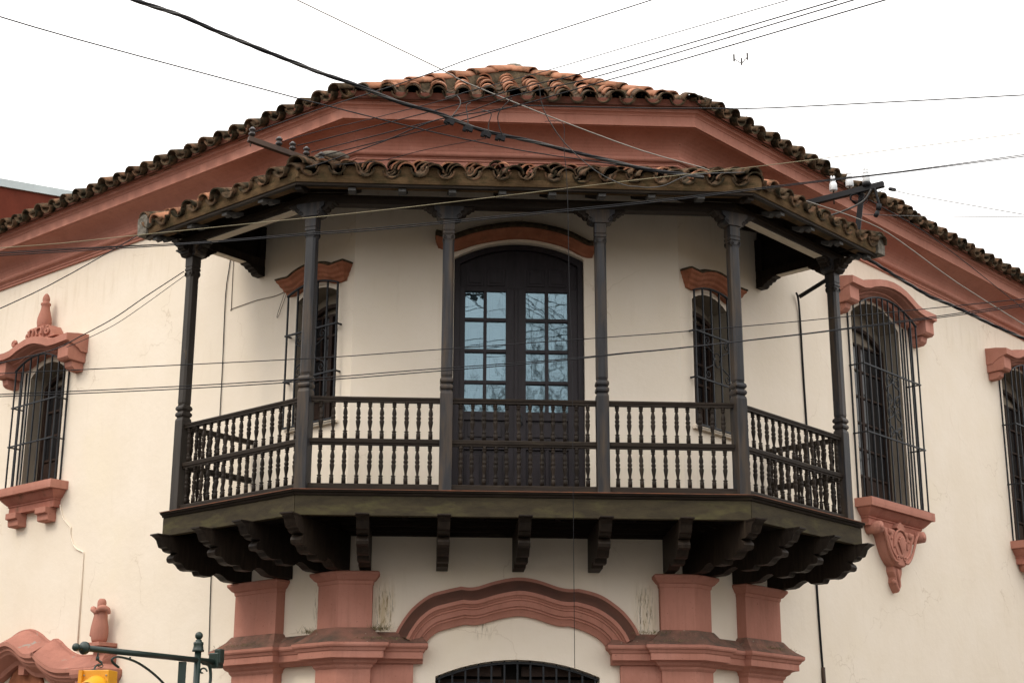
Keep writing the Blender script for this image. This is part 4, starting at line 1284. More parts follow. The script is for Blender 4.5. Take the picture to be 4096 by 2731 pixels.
# verges: mortar bed with scalloped underside and the ragged end lump
for side, e, sg in (('L', SB_L, -1), ('R', SB_R, 1)):
    low = []
    for i in range(5):
        for j in range(6):
            o_ = .05 + (i + j / 6) * .255
            low.append((o_, zs(o_) - .004 - .045 * math.sin(math.pi * j / 6)))
    low.append((1.325, zs(1.325)))
    pts = low + [(1.33, zs(1.33) + .13), (.05, zs(.05) + .13)]
    x0, x1 = sorted((e, e + sg * .035))
    MB().prism(pts, lambda u, v, t: (t, -u, v), x0 + .001, x1).build('verge_mortar', 'mortar', rf, FR[side])
    pts = [(e + sg * .02 + .088 * math.cos(math.pi * i / 8), ZB + .128 + .080 * math.sin(math.pi * i / 8)) for i in range(9)] + [(e + sg * .02 - .075, 3.07), (e + sg * .02 + .075, 3.07)]
    MB().prism(pts, lambda u, v, t: (u, t, v), -1.428, -1.25).build('end_mortar', 'mortargrey', rf, FR[side], bevel=.008)
    TS2.put(tile_matrix(side, e + sg * .02, OB - .02, ZB + .135, TH, 1), 'tileold')
    TS2.put(tile_matrix(side, e + sg * .02, OB - .36, ZB + .135 + .36 * TB, TH, 1), 'tile')
    TS2.put(tile_matrix(side, e + sg * .02, OB - .70, ZB + .135 + .70 * TB, TH, 1), 'tile')
MB().lathe([(0, -.03), (.10, -.02), (.12, .02), (.06, .06), (0, .07)], tuple(bendL(.62, 3.115 + .80 * TB + .22)), 8, sx=1.6).build('ridge_mortar', 'mortargrey', rf)

# ------------------------------------------------------------------ neighbour house behind the left wing
mw = FR['L']
nb = empty('neighbour_building', 'dark red house wall topped by pale blue metal flashing at the left edge', 'building', W('L', -9.6, -3, GZ))
def ntop(o): return 6.23 - .145 * (o + .92)
m_ = MB().prism([(1.0, GZ), (1.0, ntop(1.0)), (-9, ntop(-9)), (-9, GZ)], lambda u, v, t: (t, -u, v), -14, -9.03)
m_.build('wall', 'redwall', nb, mw)
m_ = MB().prism([(1.05, ntop(1.05) + .002), (1.05, ntop(1.05) + .13), (-9, ntop(-9) + .13), (-9, ntop(-9) + .002)], lambda u, v, t: (t, -u, v), -14.03, -8.99)
m_.build('flashing', 'zinc', nb, mw)

# unseen houses on the other three corners, added to block low sky light
def house(side, s0, s1, o0, o1, h, m, label):
    mwh = FR[side]
    hb = empty('unseen_house', label, 'house', W(side, (s0 + s1) / 2, (o0 + o1) / 2, GZ))
    MB().box(s0, s1, -o1, -o0, GZ, GZ + h).build('wall', m, hb, mwh)
    MB().box(s0 - .25, s1 + .25, -o1 - .25, -o0 + .25, GZ + h + .002, GZ + h + .30).build('cornice', 'kerb', hb, mwh)
    n_ = int((s1 - s0) / 3.2)
    first_ = None
    for k in range(n_):
        x = s0 + (k + .5) * (s1 - s0) / n_
        for z in (GZ + 1.0, GZ + 4.6):
            if z + 2 > GZ + h: continue
            wm_ = mwh @ Matrix.Translation((x, -o0 + .012, z))
            if first_ is None: first_ = MB().box(-.55, .55, -.02, .03, 0, 1.7).box(-.65, .65, -.02, .10, -.12, -.002).build('window', 'casement', hb, wm_)
            else: inst(first_, wm_, hb)
house('L', -34, -3, 12.6, 22, 8.2, 'ochre', 'unseen two storey ochre house added across the left hand street')
house('R', 3, 36, 12.0, 22, 7.8, 'ochre', 'unseen long ochre house added across the right hand street')
house('F', -9, 9, 25.5, 34, 7.2, 'pale', 'unseen pale house added on the corner behind the camera')

# ------------------------------------------------------------------ left crossarm with five dark insulators
ca = empty('steel_crossarm', 'rusty steel crossarm with dark spool insulators above the left end of the balcony roof', 'crossarm', (-2.3, -1, 3.4))
p0, p1 = Vector((-2.845, -1.31, 3.56)), Vector((-2.045, -.935, 3.425))
def bar(p0, p1, w_, h_):
    d = (p1 - p0).normalized()
    s_ = d.cross(Vector((0, 0, 1))).normalized()
    u_ = s_.cross(d)
    return MB().loft([[p + s_ * a * w_ + u_ * b * h_ for a, b in ((-1, -1), (1, -1), (1, 1), (-1, 1))] for p in (p0, p1)])
bar(p0, p1, .028, .028).build('arm', 'steel', ca, bevel=.003)
bar(Vector((-2.20, -.985, 3.02)), Vector((-2.20, -.985, 3.43)), .03, .045).build('stand', 'steel', ca)
INS = [(.0, 0), (.018, .0), (.02, .02), (.036, .028), (.036, .045), (.024, .055), (.022, .068), (.036, .078), (.036, .092), (.024, .10), (.014, .115), (0, .12)]
i0 = None
for t in (.045, .375, .545, .72, .91):
    c_ = p0.lerp(p1, t) + Vector((0, 0, .028))
    if i0 is None: i0 = MB().lathe(INS, (0, 0, 0), 12).build('insulator', 'ceramic', ca, Matrix.Translation(c_))
    else: inst(i0, Matrix.Translation(c_), ca)
for t in (.03, .56):
    c_ = p0.lerp(p1, t)
    MB().tube([c_ - Vector((0, 0, .03)), c_ - Vector((0, 0, .075))], [.009, .006], 6).build('bolt', 'steel', ca)

# right crossarm with three white insulators
cr = empty('wooden_crossarm', 'black crossarm carrying white porcelain insulators above the right end of the balcony roof', 'crossarm', (4.0, .2, 3.6))
q0, q1 = Vector((3.381, .50, 3.716)), Vector((4.155, .0, 3.775))
bar(q0, q1, .03, .034).build('arm', 'wire', cr, bevel=.004)
bar(Vector((3.885, .22, 3.30)), Vector((3.95, .20, 3.72)), .030, .030).build('stand', 'wire', cr)
PINS = [(0, 0), (.036, 0), (.040, .006), (.0385, .07), (.032, .082), (.026, .088), (.026, .094), (.030, .100), (.028, .110), (.024, .118), (.021, .125), (.0235, .13), (0, .132)]
i0 = None
for t in (.36, .57, .785):
    c_ = q0.lerp(q1, t)
    top = c_ + Vector((0, 0, .072))
    MB().tube([c_ - Vector((0, 0, .09)), top + Vector((0, 0, .01))], .009, 6).build('pin', 'steel', cr)
    if i0 is None:
        i0 = MB().lathe(PINS, (0, 0, 0), 14)
        for sx in (-1, 1): i0.lathe([(0, .125), (.011, .128), (.012, .150), (.006, .160), (0, .162)], (sx * .013, 0, 0), 8)
        i0.v = [v * 1.15 for v in i0.v]
        i0 = i0.build('insulator', 'porcelain', cr, Matrix.Translation(top))
    else: inst(i0, Matrix.Translation(top), cr)
m_ = MB()
cc_ = q0.lerp(q1, .78)
m_.lathe([(0, -.01), (.05, 0), (.055, .03), (.03, .055), (0, .06)], tuple(cc_ + Vector((0, -.02, .02))), 10)
m_.build('clamp', 'wire', cr)
m_ = MB()
for k in range(5):
    r_ = .055 + .010 * k
    ce = Vector((3.86 + .015 * k, .16, 3.67))
    m_.tube([ce + Vector((r_ * math.cos(a), .01 * k, r_ * .8 * math.sin(a))) for a in [2 * math.pi * i / 20 for i in range(21)]], .005, 5)
m_.build('cable_coil', 'wire', cr)
m_ = MB().tube(smooth_path([(4.06, .03, 3.74), (4.07, .02, 3.64), (4.09, .02, 3.54)], 4), .014, 6)
m_.tube([(4.09, .02, 3.54), (4.08, .02, 3.47)], .03, 7)
m_.tube([(4.07, .02, 3.45), (4.04, .02, 3.39)], .026, 7)
m_.build('strain_clamp', 'wire', cr)
m_ = MB().tube(smooth_path([(4.02, .05, 3.73), (3.93, .1, 3.60), (3.70, .18, 3.50), (3.50, .24, 3.46), (3.3, .27, 3.48)], 5), .011, 6)
m_.build('grey_lead', 'wiregrey', cr)

# ------------------------------------------------------------------ overhead wires
WIRES = {
    'long_black' : [(-4.45, -5.1, 2.912), (-3.84, -4.6, 2.954), (-2.32, -3.6, 3.0), (-1.92, -3.3, 3.034), (-0.94, -2.6, 3.11), (-0.06, -2.1, 3.16), (0.82, -1.75, 3.199), (1.35, -1.6, 3.181)] ,
    'bundle' : [(-3.45, -5.2, 3.064), (-3.34, -5.0, 3.113), (-3.21, -4.8, 3.161), (-3.03, -4.5, 3.243), (-2.81, -4.2, 3.277), (-2.58, -3.9, 3.319), (-2.39, -3.7, 3.333), (-2.2, -3.5, 3.347), (-2.0, -3.3, 3.359), (-1.7, -3.0, 3.396), (-1.3, -2.7, 3.372), (-0.93, -2.5, 3.359), (-0.62, -2.3, 3.326), (-0.38, -2.2, 3.301), (0.02, -2.05, 3.285), (0.34, -1.95, 3.252), (0.84, -1.8, 3.203), (1.17, -1.7, 3.175), (1.5, -1.6, 3.174), (1.85, -1.5, 3.175)] ,
    'silver' : [(-2.28, -4.0, 3.768), (-2.17, -3.9, 3.754), (-0.91, -3.0, 3.578), (-0.66, -2.7, 3.59), (0.26, -2.2, 3.459), (1.14, -1.7, 3.376), (1.85, -1.1, 3.464), (2.09, -0.7, 3.574), (3.27, -0.2, 3.448), (3.95, 0.0, 3.303), (4.36, 0.2, 3.168), (5.13, 0.6, 2.819), (6.22, 1.1, 2.394)] ,
    'to_ins1' : [(0.97, -5.0, 3.326), (0.82, -4.8, 3.363), (-0.51, -3.2, 3.635), (-0.91, -2.9, 3.609), (-1.41, -2.4, 3.652), (-2.04, -1.8, 3.709), (-2.75, -1.55, 3.532)] ,
    'faint_top' : [(1.73, -6.0, 2.762), (.626, -4.0, 3.31), (0.05, -3.3, 3.432), (-0.67, -2.5, 3.576), (-0.83, -2.3, 3.597), (-1.63, -1.7, 3.627), (-2.05, -1.5, 3.601), (-2.49, -1.4, 3.501)] ,
    'p1' : [(1.99, -6.5, 2.512), (1.93, -6.3, 2.58), (1.03, -4.2, 3.222), (0.28, -3.2, 3.432), (0.03, -2.9, 3.504), (-0.64, -2.4, 3.524), (-2.06, -1.4, 3.54), (-2.35, -1.25, 3.526)] ,
    'p2' : [(2.12, -6.5, 2.516), (2.05, -6.3, 2.584), (1.09, -4.2, 3.186), (0.39, -3.2, 3.395), (-0.21, -2.7, 3.461), (-0.54, -2.4, 3.458), (-0.89, -2.1, 3.477), (-2.06, -1.3, 3.478), (-2.21, -1.2, 3.473)] ,
    'p3' : [(2.35, -6.5, 2.524), (2.28, -6.3, 2.592), (1.09, -4.2, 3.11), (0.53, -3.4, 3.285), (0.04, -2.9, 3.34), (-0.33, -2.5, 3.403), (-0.83, -2.1, 3.418), (-2.06, -1.3, 3.406), (-2.06, -1.25, 3.425)] ,
    'horiz' : [(4.75, -3.0, 3.479), (4.61, -3.0, 3.472), (2.36, -2.4, 3.553), (1.77, -2.2, 3.624), (1.19, -2.1, 3.653), (-0.08, -2.1, 3.646), (-0.13, -2.1, 3.639), (-0.53, -2.1, 3.555), (-0.89, -2.1, 3.477), (-1.13, -2.1, 3.377), (-1.42, -2.0, 3.278), (-2.03, -1.7, 3.158), (-2.23, -1.5, 3.183)] ,
    'jump_low' : [(-0.43, -2.3, 3.2), (-1.03, -2.3, 3.061), (-1.43, -2.2, 2.983), (-1.76, -2.0, 3.025), (-1.91, -1.9, 3.05)] ,
    'yellow' : [(-5.21, -1.9, 2.09), (-5.07, -1.9, 2.109), (-4.48, -1.9, 2.173), (-3.9, -1.9, 2.254), (-2.47, -1.9, 2.447), (-1.51, -1.9, 2.575), (-0.04, -1.9, 2.797), (1.14, -1.9, 2.979), (2.21, -1.9, 3.133), (3.27, -1.9, 3.299), (5.18, -1.9, 3.606)] ,
    'pair1' : [(-5.17, -2.0, 2.002), (-5.03, -2.0, 2.018), (-3.87, -2.0, 2.116), (-3.06, -2.0, 2.188), (-2.16, -2.0, 2.291), (-1.5, -2.0, 2.36), (-0.05, -2.0, 2.546), (1.18, -2.0, 2.707), (2.18, -2.0, 2.859), (3.0, -2.0, 2.984), (3.7, -2.0, 3.085), (5.12, -2.0, 3.325)] ,
    'pair2' : [(-5.14, -2.1, 1.948), (-5.0, -2.1, 1.963), (-3.85, -2.1, 2.065), (-3.04, -2.1, 2.139), (-2.15, -2.1, 2.238), (-1.5, -2.1, 2.302), (-0.06, -2.1, 2.489), (1.17, -2.1, 2.651), (2.15, -2.1, 2.802), (2.97, -2.1, 2.931), (3.66, -2.1, 3.032), (5.07, -2.1, 3.262)] ,
    'pair3' : [(-5.14, -2.1, 1.987), (-5.0, -2.1, 1.998), (-4.34, -2.0, 2.089), (-3.04, -2.1, 2.144)] ,
    'slope1' : [(-4.03, -0.6, 2.743), (-4.21, -0.9, 2.47), (-4.64, -1.6, 1.848), (-4.92, -2.2, 1.415), (-5.0, -2.4, 1.281)] ,
    'slope2' : [(-3.59, -0.2, 2.491), (-3.92, -0.6, 2.058), (-4.16, -0.8, 1.774), (-4.43, -1.1, 1.476), (-4.63, -1.3, 1.279), (-5.01, -1.7, 1.028), (-5.12, -1.8, 0.968)] ,
    'slope3' : [(-3.57, -0.2, 2.452), (-3.97, -0.5, 1.978), (-4.2, -0.6, 1.757), (-4.42, -0.8, 1.548), (-4.57, -1.0, 1.395)] ,
    'low1' : [(-5.0, -2.2, 0.781), (-4.87, -2.2, 0.791), (-3.25, -2.2, 0.902), (-1.92, -2.2, 0.998), (-1.11, -2.2, 1.073), (0.88, -2.2, 1.261), (1.36, -2.2, 1.308), (2.32, -2.2, 1.414), (2.8, -2.2, 1.471), (4.02, -2.2, 1.619), (4.89, -2.2, 1.728)] ,
    'low2' : [(-4.95, -2.3, 0.563), (-4.82, -2.3, 0.57), (-3.22, -2.3, 0.673), (-1.91, -2.3, 0.78), (-1.11, -2.3, 0.861), (0.17, -2.3, 0.983), (0.87, -2.3, 1.068), (1.34, -2.3, 1.121), (2.29, -2.3, 1.25), (2.77, -2.3, 1.318), (3.98, -2.3, 1.506), (4.84, -2.3, 1.649)] ,
    'low3' : [(-4.94, -2.35, 0.53), (-4.8, -2.35, 0.537), (-3.21, -2.35, 0.635), (-1.9, -2.35, 0.743), (-1.1, -2.35, 0.823), (0.16, -2.35, 0.954), (0.86, -2.35, 1.047), (1.33, -2.35, 1.102), (2.28, -2.35, 1.23), (2.75, -2.35, 1.295), (3.96, -2.35, 1.473), (4.82, -2.35, 1.612)] ,
    'thickR' : [(3.9, 0.35, 3.076), (4.13, 0.45, 2.986), (4.56, 0.7, 2.847), (4.9, 0.9, 2.745), (5.12, 1.0, 2.705), (5.46, 1.15, 2.62), (5.74, 1.3, 2.554), (6.21, 1.5, 2.442), (6.45, 1.6, 2.391)] ,
    'drop' : [(0.13, -2.25, 3.412), (0.31, -2.2, 3.423), (0.32, -2.2, 3.154), (0.35, -2.2, 2.687), (0.36, -2.2, 1.716), (0.38, -2.2, 0.993), (0.38, -2.2, -0.077), (0.4, -2.0, -1.19), (0.41, -1.9, -1.784)] ,
    'loop' : [(0.02, -2.8, 3.536), (0.04, -2.75, 3.527), (0.1, -2.5, 3.415), (0.31, -2.3, 3.176), (0.64, -2.1, 2.968), (0.93, -1.9, 2.915), (1.08, -1.85, 2.918), (1.21, -1.8, 2.931), (1.37, -1.75, 2.979), (1.53, -1.7, 3.077), (1.73, -1.6, 3.172), (2.27, -1.4, 3.288)] ,
    'r1' : [(4.08, 0.2, 3.729), (4.22, 0.1, 3.757), (4.27, 0.0, 3.7), (4.48, -0.4, 3.468), (5.08, -2.0, 2.632)] ,
    'r2' : [(3.93, 0.4, 3.565), (4.26, 0.2, 3.477), (4.78, -0.3, 3.286), (5.5, -1.0, 3.027)] ,
    'r3' : [(4.07, 0.3, 3.701), (4.25, 0.4, 3.652), (4.83, 0.7, 3.47), (5.5, 1.0, 3.124), (6.31, 1.2, 2.55)] ,

}
EXT = {}
def extend(key, a, b):
    """carry a wire straight on towards poles outside the picture"""
    p = WIRES[key]
    def more(e, f):
        d = Vector(e) - Vector(f)
        d.z = max(d.z / d.length, -.06) * d.length
        d = d.normalized()
        return [tuple(Vector(e) + d * k) for k in (.5, 1, 2, 4, 6, 9)]
    EXT[key] = (more(p[0], p[1])[::-1] if a else [], more(p[-1], p[-2]) if b else [])
def full_path(key, dens):
    a, b = EXT.get(key, ([], []))
    return a + smooth_path(WIRES[key], dens) + b
for k_ in ('long_black', 'bundle', 'to_ins1', 'faint_top', 'p1', 'p2', 'p3', 'horiz', 'pair3'): extend(k_, 1, 0)
for k_ in ('slope1', 'slope2', 'thickR', 'r1', 'r2', 'r3'): extend(k_, 0, 1)
for k_ in ('silver', 'yellow', 'pair1', 'pair2', 'low1', 'low2', 'low3'): extend(k_, 1, 1)
def wire(name, key, r, m, label, cat='wire', group=None, dens=3):
    pts = full_path(key, dens)
    return tag(MB().tube(pts, r, 5).build(name, m), label, cat, group)
wire('overhead_wire', 'long_black', .0060, 'wire', 'black wire sagging from the upper left edge, below the thick cable')
wire('overhead_wire', 'silver', .0060, 'wiresilver', 'long silvery wire crossing the whole picture from top left to lower right edge')
wire('overhead_wire', 'to_ins1', .0055, 'wire', 'dark wire from top centre over the left eave to the outermost dark insulator')
for k, lab in (('faint_top', 'faintest and highest of the parallel wires rising from the dark insulators to top right'),
               ('p1', 'second parallel wire from the dark insulators, joining the first jumper clamp'),
               ('p2', 'third parallel wire from the dark insulators to the upper right sky'),
               ('p3', 'lowest of the parallel wires rising from the dark insulators to top right')):
    wire('overhead_wire', k, .0058 if k != 'faint_top' else .0042, 'wire', lab, group='parallel wires to the steel crossarm')
wire('overhead_wire', 'horiz', .0062, 'wire', 'dark wire running level over the cornice then out to the right sky')
wire('overhead_wire', 'jump_low', .0038, 'wire', 'thin wire slanting below the cable clamps towards the balcony roof tiles')
wire('overhead_wire', 'yellow', .0040, 'wirepale', 'thin yellowish wire slanting across the balcony roof beam from left edge')
wire('overhead_wire', 'pair1', .0052, 'wire', 'upper black wire of the pair that crosses the post capitals')
wire('overhead_wire', 'pair2', .0052, 'wire', 'lower black wire of the pair that crosses the post capitals')
wire('overhead_wire', 'pair3', .004, 'wire', 'short black wire meeting the capital-height pair left of the balcony')
wire('overhead_wire', 'slope1', .0055, 'wire', 'black wire falling steeply left from the balcony roof end to the left edge')
wire('overhead_wire', 'slope2', .0055, 'wire', 'thick black drop wire from the left end post past the pinnacle window')
wire('overhead_wire', 'slope3', .0035, 'wire', 'thin drop wire hanging just under the thick one left of the end post')
wire('overhead_wire', 'low1', .0045, 'wire', 'black wire crossing in front of the balcony door panes, highest of three')
wire('overhead_wire', 'low2', .0048, 'wire', 'middle black wire crossing just above the balcony handrail')
wire('overhead_wire', 'low3', .0048, 'wire', 'lowest black wire crossing just above the balcony handrail')
wire('hanging_wire', 'drop', .0032, 'wire', 'thin wire hanging straight down before the balcony door to the entrance arch')
wire('hanging_wire', 'loop', .0048, 'wiregrey', 'slack grey wire looping down over the balcony roof edge right of centre')
wire('overhead_wire', 'r1', .0045, 'wiregrey', 'thin grey wire from the right crossarm past a black spacer into the sky')
wire('overhead_wire', 'r2', .0045, 'wiregrey', 'thin level grey wire leaving right from below the white insulators')
wire('overhead_wire', 'r3', .0045, 'wire', 'dark wire running down along the right cornice to the right edge')
sp = MB().lathe([(0, -.045), (.022, -.035), (.024, .03), (.012, .045), (0, .047)], (0, 0, 0), 8).build('wire_spacer', 'black', None,
     Matrix.Translation((4.262, .05, 3.735)) @ Matrix.Rotation(R(100), 4, 'Y'))
tag(sp, 'small black spacer on the thin wire against the sky, right of the crossarm', 'spacer')
def helix(key, rh, pitch, ph, n):
    pts = full_path(key, 6)
    pts = [tuple(Vector(a).lerp(Vector(b), f / 8)) for a, b in zip(pts, pts[1:]) for f in range(8 if (Vector(a) - Vector(b)).length > .3 else 1)][::1]
    pts = [tuple(q) if not isinstance(q, tuple) else q for q in pts]
    out, L_ = [], 0
    for i, p in enumerate(pts):
        p = Vector(p)
        if i: L_ += (p - Vector(pts[i - 1])).length
        d = (Vector(pts[min(i + 1, len(pts) - 1)]) - Vector(pts[max(i - 1, 0)])).normalized()
        a = d.cross(Vector((0, 0, 1))).normalized()
        b = a.cross(d)
        t = 2 * math.pi * L_ / pitch + ph
        out.append(p + (a * math.cos(t) + b * math.sin(t)) * rh)
    return out
cb = empty('twisted_cable', 'thick twisted black cable swooping from the top edge across the cornice', 'cable', (-.6, -2.3, 3.3))
for k in range(4):
    MB().tube(helix('bundle', .0105, .85, k * math.pi / 2, 4), .0088 if k else .011, 6).build('strand', 'wire' if k < 2 else 'wiregrey', cb)
clamps = ((-.80, -2.42, 3.31), (-.62, -2.32, 3.285), (-.44, -2.24, 3.265), (-.30, -2.18, 3.26))
m_ = None
for c_ in clamps:
    m_ = MB()
    m_.box(-.035, .035, -.02, .02, -.022, .022)
    m_.box(-.05, -.015, -.016, .024, -.035, .012)
    m_.box(.012, .048, -.024, .012, -.03, .018)
    m_.tube([(0, 0, -.04), (0, 0, .045)], .007, 6)
    m_.build('clamp', 'wire', cb, Matrix.Translation(c_) @ Matrix.Rotation(rnd.uniform(.2, .5), 4, 'Y'), bevel=.003)
for a, b, c, d in (((-.845, -2.36, 3.585), (-.74, -2.38, 3.60), (-.70, -2.40, 3.50), (-.80, -2.42, 3.33)),
                   ((-.60, -2.38, 3.53), (-.64, -2.36, 3.50), (-.625, -2.33, 3.40), (-.62, -2.32, 3.30)),
                   ((-.50, -2.38, 3.46), (-.40, -2.34, 3.44), (-.42, -2.28, 3.36), (-.42, -2.24, 3.27)),
                   ((-.22, -2.66, 3.455), (-.33, -2.45, 3.40), (-.32, -2.3, 3.33), (-.27, -2.18, 3.26))):
    MB().tube(smooth_path([a, b, c, d], 6), .005, 6).build('jumper', 'wiregrey', cb)
cb = empty('twisted_cable', 'thick twisted black cable running down the right wall under the cornice', 'cable', (5, .9, 2.7))
for k in range(3):
    MB().tube(helix('thickR', .011, .6, k * 2.1, 4), .010, 6).build('strand', 'wire' if k < 2 else 'wiregrey', cb)
# cables fixed to the walls
def wall_cable(side, pts, r, m, label, name='wall_cable'):
    iv = FR[side]
    return tag(MB().tube([(s_, -o, z) for s_, o, z in smooth_path(pts, 4)], r, 6).build(name, m, None, iv), label, 'cable')
wall_cable('L', [(-2.10, .02, 3.62), (-2.113, .012, 3.216), (-2.165, .012, 2.797), (-2.150, .012, 2.0), (-2.144, .012, 1.322), (-2.142, .012, .4), (-2.137, .012, -.512), (-2.12, .012, -1.0),
                 (-2.101, .012, -1.40)], .0055, 'wire', 'thin black cable clipped down the left wall beside the balcony')
wall_cable('L', [(-2.061, .008, 3.2), (-2.058, .006, 2.8), (-2.051, .006, 2.582), (-2.03, .006, 2.585), (-1.6, .006, 2.60), (-1.30, .006, 2.585), (-1.12, .01, 2.60)], .0035, 'steel',
           'hair-thin brown cable turning at a right angle beside the left window hood')
wall_cable('L', [(-1.10, .02, 2.60), (-1.17, .02, 2.45), (-1.22, .02, 2.33), (-1.20, .02, 2.32), (-1.13, .02, 2.45), (-1.07, .02, 2.58)], .003, 'steel',
           'small dangling wire loop at the corner of the left window hood')
wall_cable('R', [(2.36, .05, 3.0), (2.42, .035, 2.95), (2.465, .02, 2.70), (2.485, .015, 2.0), (2.499, .015, 1.398), (2.52, .015, .4), (2.541, .015, -.525), (2.555, .015, -1.0), (2.578, .015, -1.48)],
           .0125, 'wire', 'thick black cable running down the right wall behind the balcony end')
wall_cable('R', [(2.577, .02, -1.45), (2.585, .02, -2.2)], .024, 'steel', 'rusty pipe stub on the right wall that takes the black cable', 'cable_pipe')
pb = MB().tube([W('R', 2.34, .10, 2.935), W('R', 2.44, .42, 3.10), W('R', 2.50, .62, 3.20)], [.026, .026, .026], 8).build('service_pipe', 'wire')
tag(pb, 'black slanting pipe stub between the right wall cable and the balcony roof', 'pipe')

# ------------------------------------------------------------------ traffic light on its green arm
tp = empty('traffic_pole', 'dark green street pole with ball finial and long horizontal arm, bottom left', 'pole', (-3.07, -1.17, GZ))
px, py = -3.07, -1.17
MB().lathe([(.06, GZ), (.06, GZ + .5), (.031, GZ + .6), (.031, -1.575)], (px, py, 0), 14).build('pole', 'green', tp)
MB().lathe([(.055, -1.60), (.057, -1.588), (.050, -1.575), (.045, -1.54), (.048, -1.53), (.048, -1.515), (.030, -1.505), (.028, -1.49), (.012, -1.485)], (px, py, 0), 14).build('collar', 'green', tp)
MB().lathe([(.0375 * math.sin(math.pi * i / 10), -1.452 - .0375 * math.cos(math.pi * i / 10)) for i in range(11)], (px, py, 0), 14).build('ball_finial', 'green', tp)
a0, a1 = Vector((-3.83, -2.62, -1.708)), Vector((-2.955, -.95, -1.672))
dA = (a1 - a0).normalized()
MB().tube([a0, a1], .0265, 12).build('arm', 'green', tp)
rot = dA.to_track_quat('Z', 'Y').to_matrix().to_4x4()
MB().lathe([(.030, .03), (.055, .02), (.056, .0), (.045, -.015), (.024, -.03), (.018, -.045), (.026, -.055), (.018, -.065)], (0, 0, 0), 14).build('arm_cap', 'green', tp, Matrix.Translation(a0) @ rot)
MB().lathe([(.034 * math.sin(math.pi * i / 10), -.034 * math.cos(math.pi * i / 10)) for i in range(11)], (0, 0, 0), 14).build('ball_finial', 'green', tp,
    Matrix.Translation(a0 - dA * .098))
m_ = MB().box(-.055, .055, -.05, .05, -.085, .06)
m_.box(-.07, .0, -.04, .04, -.12, .02)
m_.build('bracket_box', 'green', tp, Matrix.Translation(a1 + dA * .05) @ rot @ Matrix.Rotation(R(90), 4, 'X'), bevel=.012)
br = smooth_path([(-3.60, -2.21, -1.835), (-3.64, -2.28, -1.80), (-3.645, -2.29, -1.765), (-3.60, -2.21, -1.745), (-3.50, -2.0, -1.765), (-3.40, -1.78, -1.83), (-3.31, -1.58, -1.92), (-3.22, -1.4, -2.05)], 5)
m_ = MB().tube(br, .011, 4)
m_.tube([(-3.535, -2.07, -1.73), (-3.535, -2.07, -1.76)], .009, 6)
m_.build('scroll_brace', 'green', tp)
m_ = MB().tube(smooth_path([(-3.03, -1.10, -1.70), (-2.98, -1.0, -1.72), (-2.965, -.98, -1.85), (-2.99, -1.02, -2.05)], 5), .015, 6)
m_.tube(spiral(-3.02, -1.78, .04, .8, 0, 1, -1.14, 14), .009, 5)
m_.build('scroll_brace', 'green', tp)
m_ = MB().box(-.036, .036, -.006, .006, -.255, -.02)
m_.build('sign_plate', 'green', tp, Matrix.Translation((-3.176, -1.383, -1.69)) @ Matrix.Rotation(R(5), 4, 'Z'))

tl = empty('traffic_light', 'yellow traffic light head with hooded visor hanging from the green arm', 'traffic light', (-3.73, -2.50, -2.3))
tm = Matrix.Translation((-3.725, -2.55, 0)) @ Matrix.Rotation(R(-14), 4, 'Z')
MB().box(-.135, .125, -.02, .16, -2.75, -1.885).build('housing', 'yellow', tl, tm, bevel=.006)
MB().box(-.135, -.105, -.05, -.02, -2.75, -1.887).build('housing_lip', 'yellow', tl, tm)
vis = MB()
rings_o, rings_i = [], []
for k in range(7):
    y = -.02 - .19 * k / 6
    rings_o.append([(.02 + .108 * math.cos(math.radians(-25 + 230 * i / 18)), y, -2.035 - .012 * k + .108 * math.sin(math.radians(-25 + 230 * i / 18))) for i in range(19)])
vis.loft(rings_o, closed=False, caps=False, smooth=True)
vo = vis.build('visor', 'yellow', tl, tm)
sd_ = vo.modifiers.new('thick', 'SOLIDIFY')
sd_.thickness = .004
MB().lathe([(0, 0), (.10, 0), (.10, .004), (0, .004)], (0, 0, 0), 20).build('lens', 'black', tl, tm @ Matrix.Translation((.02, -.024, -2.045)) @ Matrix.Rotation(R(90), 4, 'X'))
m_ = MB().tube(smooth_path([(-3.735, -2.47, -1.735), (-3.735, -2.47, -1.79), (-3.705, -2.47, -1.81), (-3.70, -2.47, -1.83), (-3.735, -2.48, -1.84), (-3.75, -2.49, -1.86), (-3.75, -2.50, -1.89)], 5), .0085, 6)
m_.tube([(-3.737, -2.47, -1.765), (-3.737, -2.47, -1.80)], .015, 7)
m_.tube(smooth_path([(-3.735, -2.47, -1.80), (-3.69, -2.46, -1.835), (-3.70, -2.46, -1.855), (-3.74, -2.47, -1.84)], 5), .004, 5)
m_.tube([(-3.755, -2.49, -1.875), (-3.755, -2.49, -1.892)], .025, 8)
m_.build('hook', 'green', tl)
for x in (-.095, .105): MB().lathe([(0, -.006), (.008, -.004), (.008, .004), (0, .006)], (x, -.024, -1.93), 8).build('screw', 'wiresilver', tl, tm)

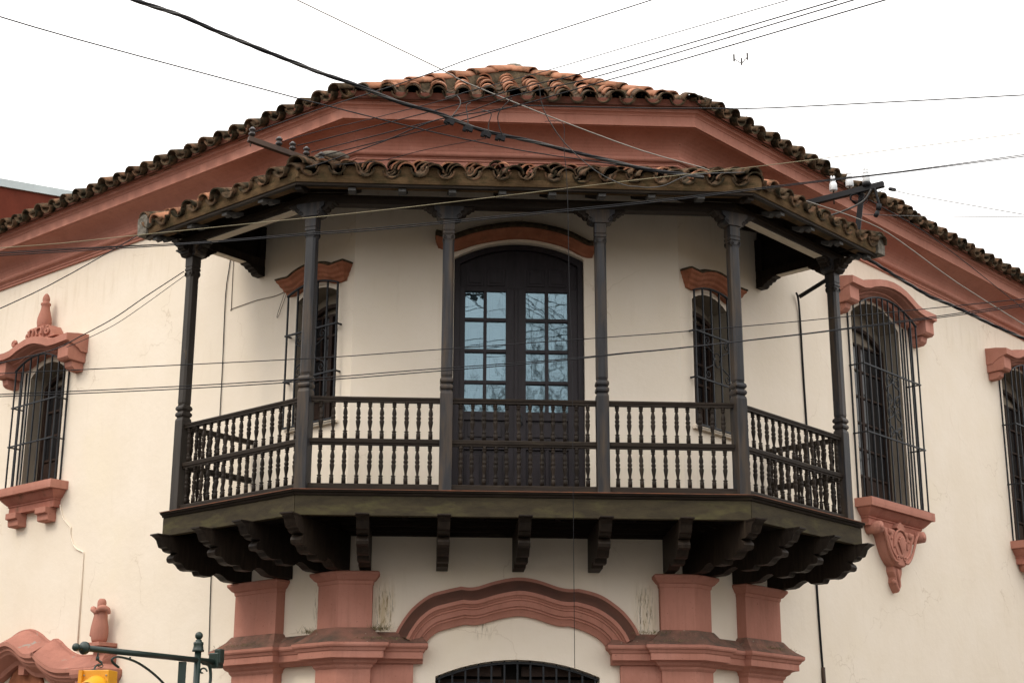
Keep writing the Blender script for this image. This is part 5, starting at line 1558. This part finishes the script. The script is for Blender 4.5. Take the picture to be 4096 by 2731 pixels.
# ------------------------------------------------------------------ distant telecom mast
ms = empty('telecom_mast', 'very faint guyed lattice mast with small side antennas in the white sky', 'mast', (35.2, 150, GZ))
for x, y, nm in ((33.95, 150, 'leg'), (35.93, 150, 'leg'), (34.95, 151.6, 'leg')):
    m_ = MB().tube([(x, y, GZ), (x + (.15 if x < 34.5 else -.25 if x > 35.5 else -.1), y, 92)], .035, 5)
    m_.build('leg', 'wiresilver', ms)
for k in range(30):
    z = GZ + 3.2 * k
    MB().tube([(33.95, 150, z), (35.93, 150, z + 1.6), (34.95, 151.6, z + .8), (33.95, 150, z + 3.2)], .008, 4).build('lattice', 'wiresilver', ms)
MB().tube([(34.5, 149.8, 81.3), (35.3, 149.6, 80.6), (36.0, 149.8, 81.5)], .06, 5).build('antenna_arm', 'wiregrey', ms)
for x, z in ((34.42, 81.3), (36.02, 81.55), (35.3, 80.85)):
    MB().box(x - .10, x + .10, 149.5, 149.6, z - .45, z + .45).build('antenna', 'wiregrey', ms)

# ------------------------------------------------------------------ bare street tree across the road (seen mirrored in the door panes)
tr_ = empty('bare_tree', 'leafless street tree mirrored in the balcony door panes', 'tree', (4.2, -21, GZ))
trunk, crown = MB(), MB()
trunk.tube(smooth_path([(4.2, -21, GZ), (4.15, -21, GZ + 2.5), (4.3, -21, GZ + 5), (4.1, -21, GZ + 7.5)], 4), [.26 - .011 * i for i in range(13)], 9)
def grow(p, d, ln, r, lev):
    pts = [p]
    for k in range(4):
        d = (d + Vector((rnd.gauss(0, .16), rnd.gauss(0, .16), rnd.gauss(.03, .12)))).normalized()
        pts.append(pts[-1] + d * ln / 4)
    crown.tube(pts, [r * (1 - .13 * i) for i in range(5)], 4)
    if lev == 0: return
    for k in range(4 if lev > 1 else 3):
        i = rnd.choice((2, 3, 4))
        ax = Vector((rnd.gauss(0, 1), rnd.gauss(0, .6), rnd.gauss(.1, .7))).normalized()
        grow(pts[i], (d * .7 + ax * .75).normalized(), ln * .68, r * .55, lev - 1)
for k in range(7):
    a = k * .9
    grow(Vector((4.1 + .1 * math.cos(a), -21, GZ + 6.2 + .25 * k)), Vector((math.cos(a) * .8 - .25, math.sin(a) * .7, .75)).normalized(), 3.6, .075, 3)
trunk.build('trunk', 'bark', tr_)
crown.build('crown', 'bark', tr_)

# ------------------------------------------------------------------ keep the tree at thing > part > sub-part
for o in list(COL.objects):
    chain = [o]
    while chain[-1].parent: chain.append(chain[-1].parent)
    if len(chain) > 3:
        o['reparent'] = 1
for o in [q for q in COL.objects if 'reparent' in q]:
    del o['reparent']
    chain = [o]
    while chain[-1].parent: chain.append(chain[-1].parent)
    if len(chain) <= 3: continue
    part = chain[-2]
    o.parent = part
    o.matrix_parent_inverse = WORLD[part.name].inverted()
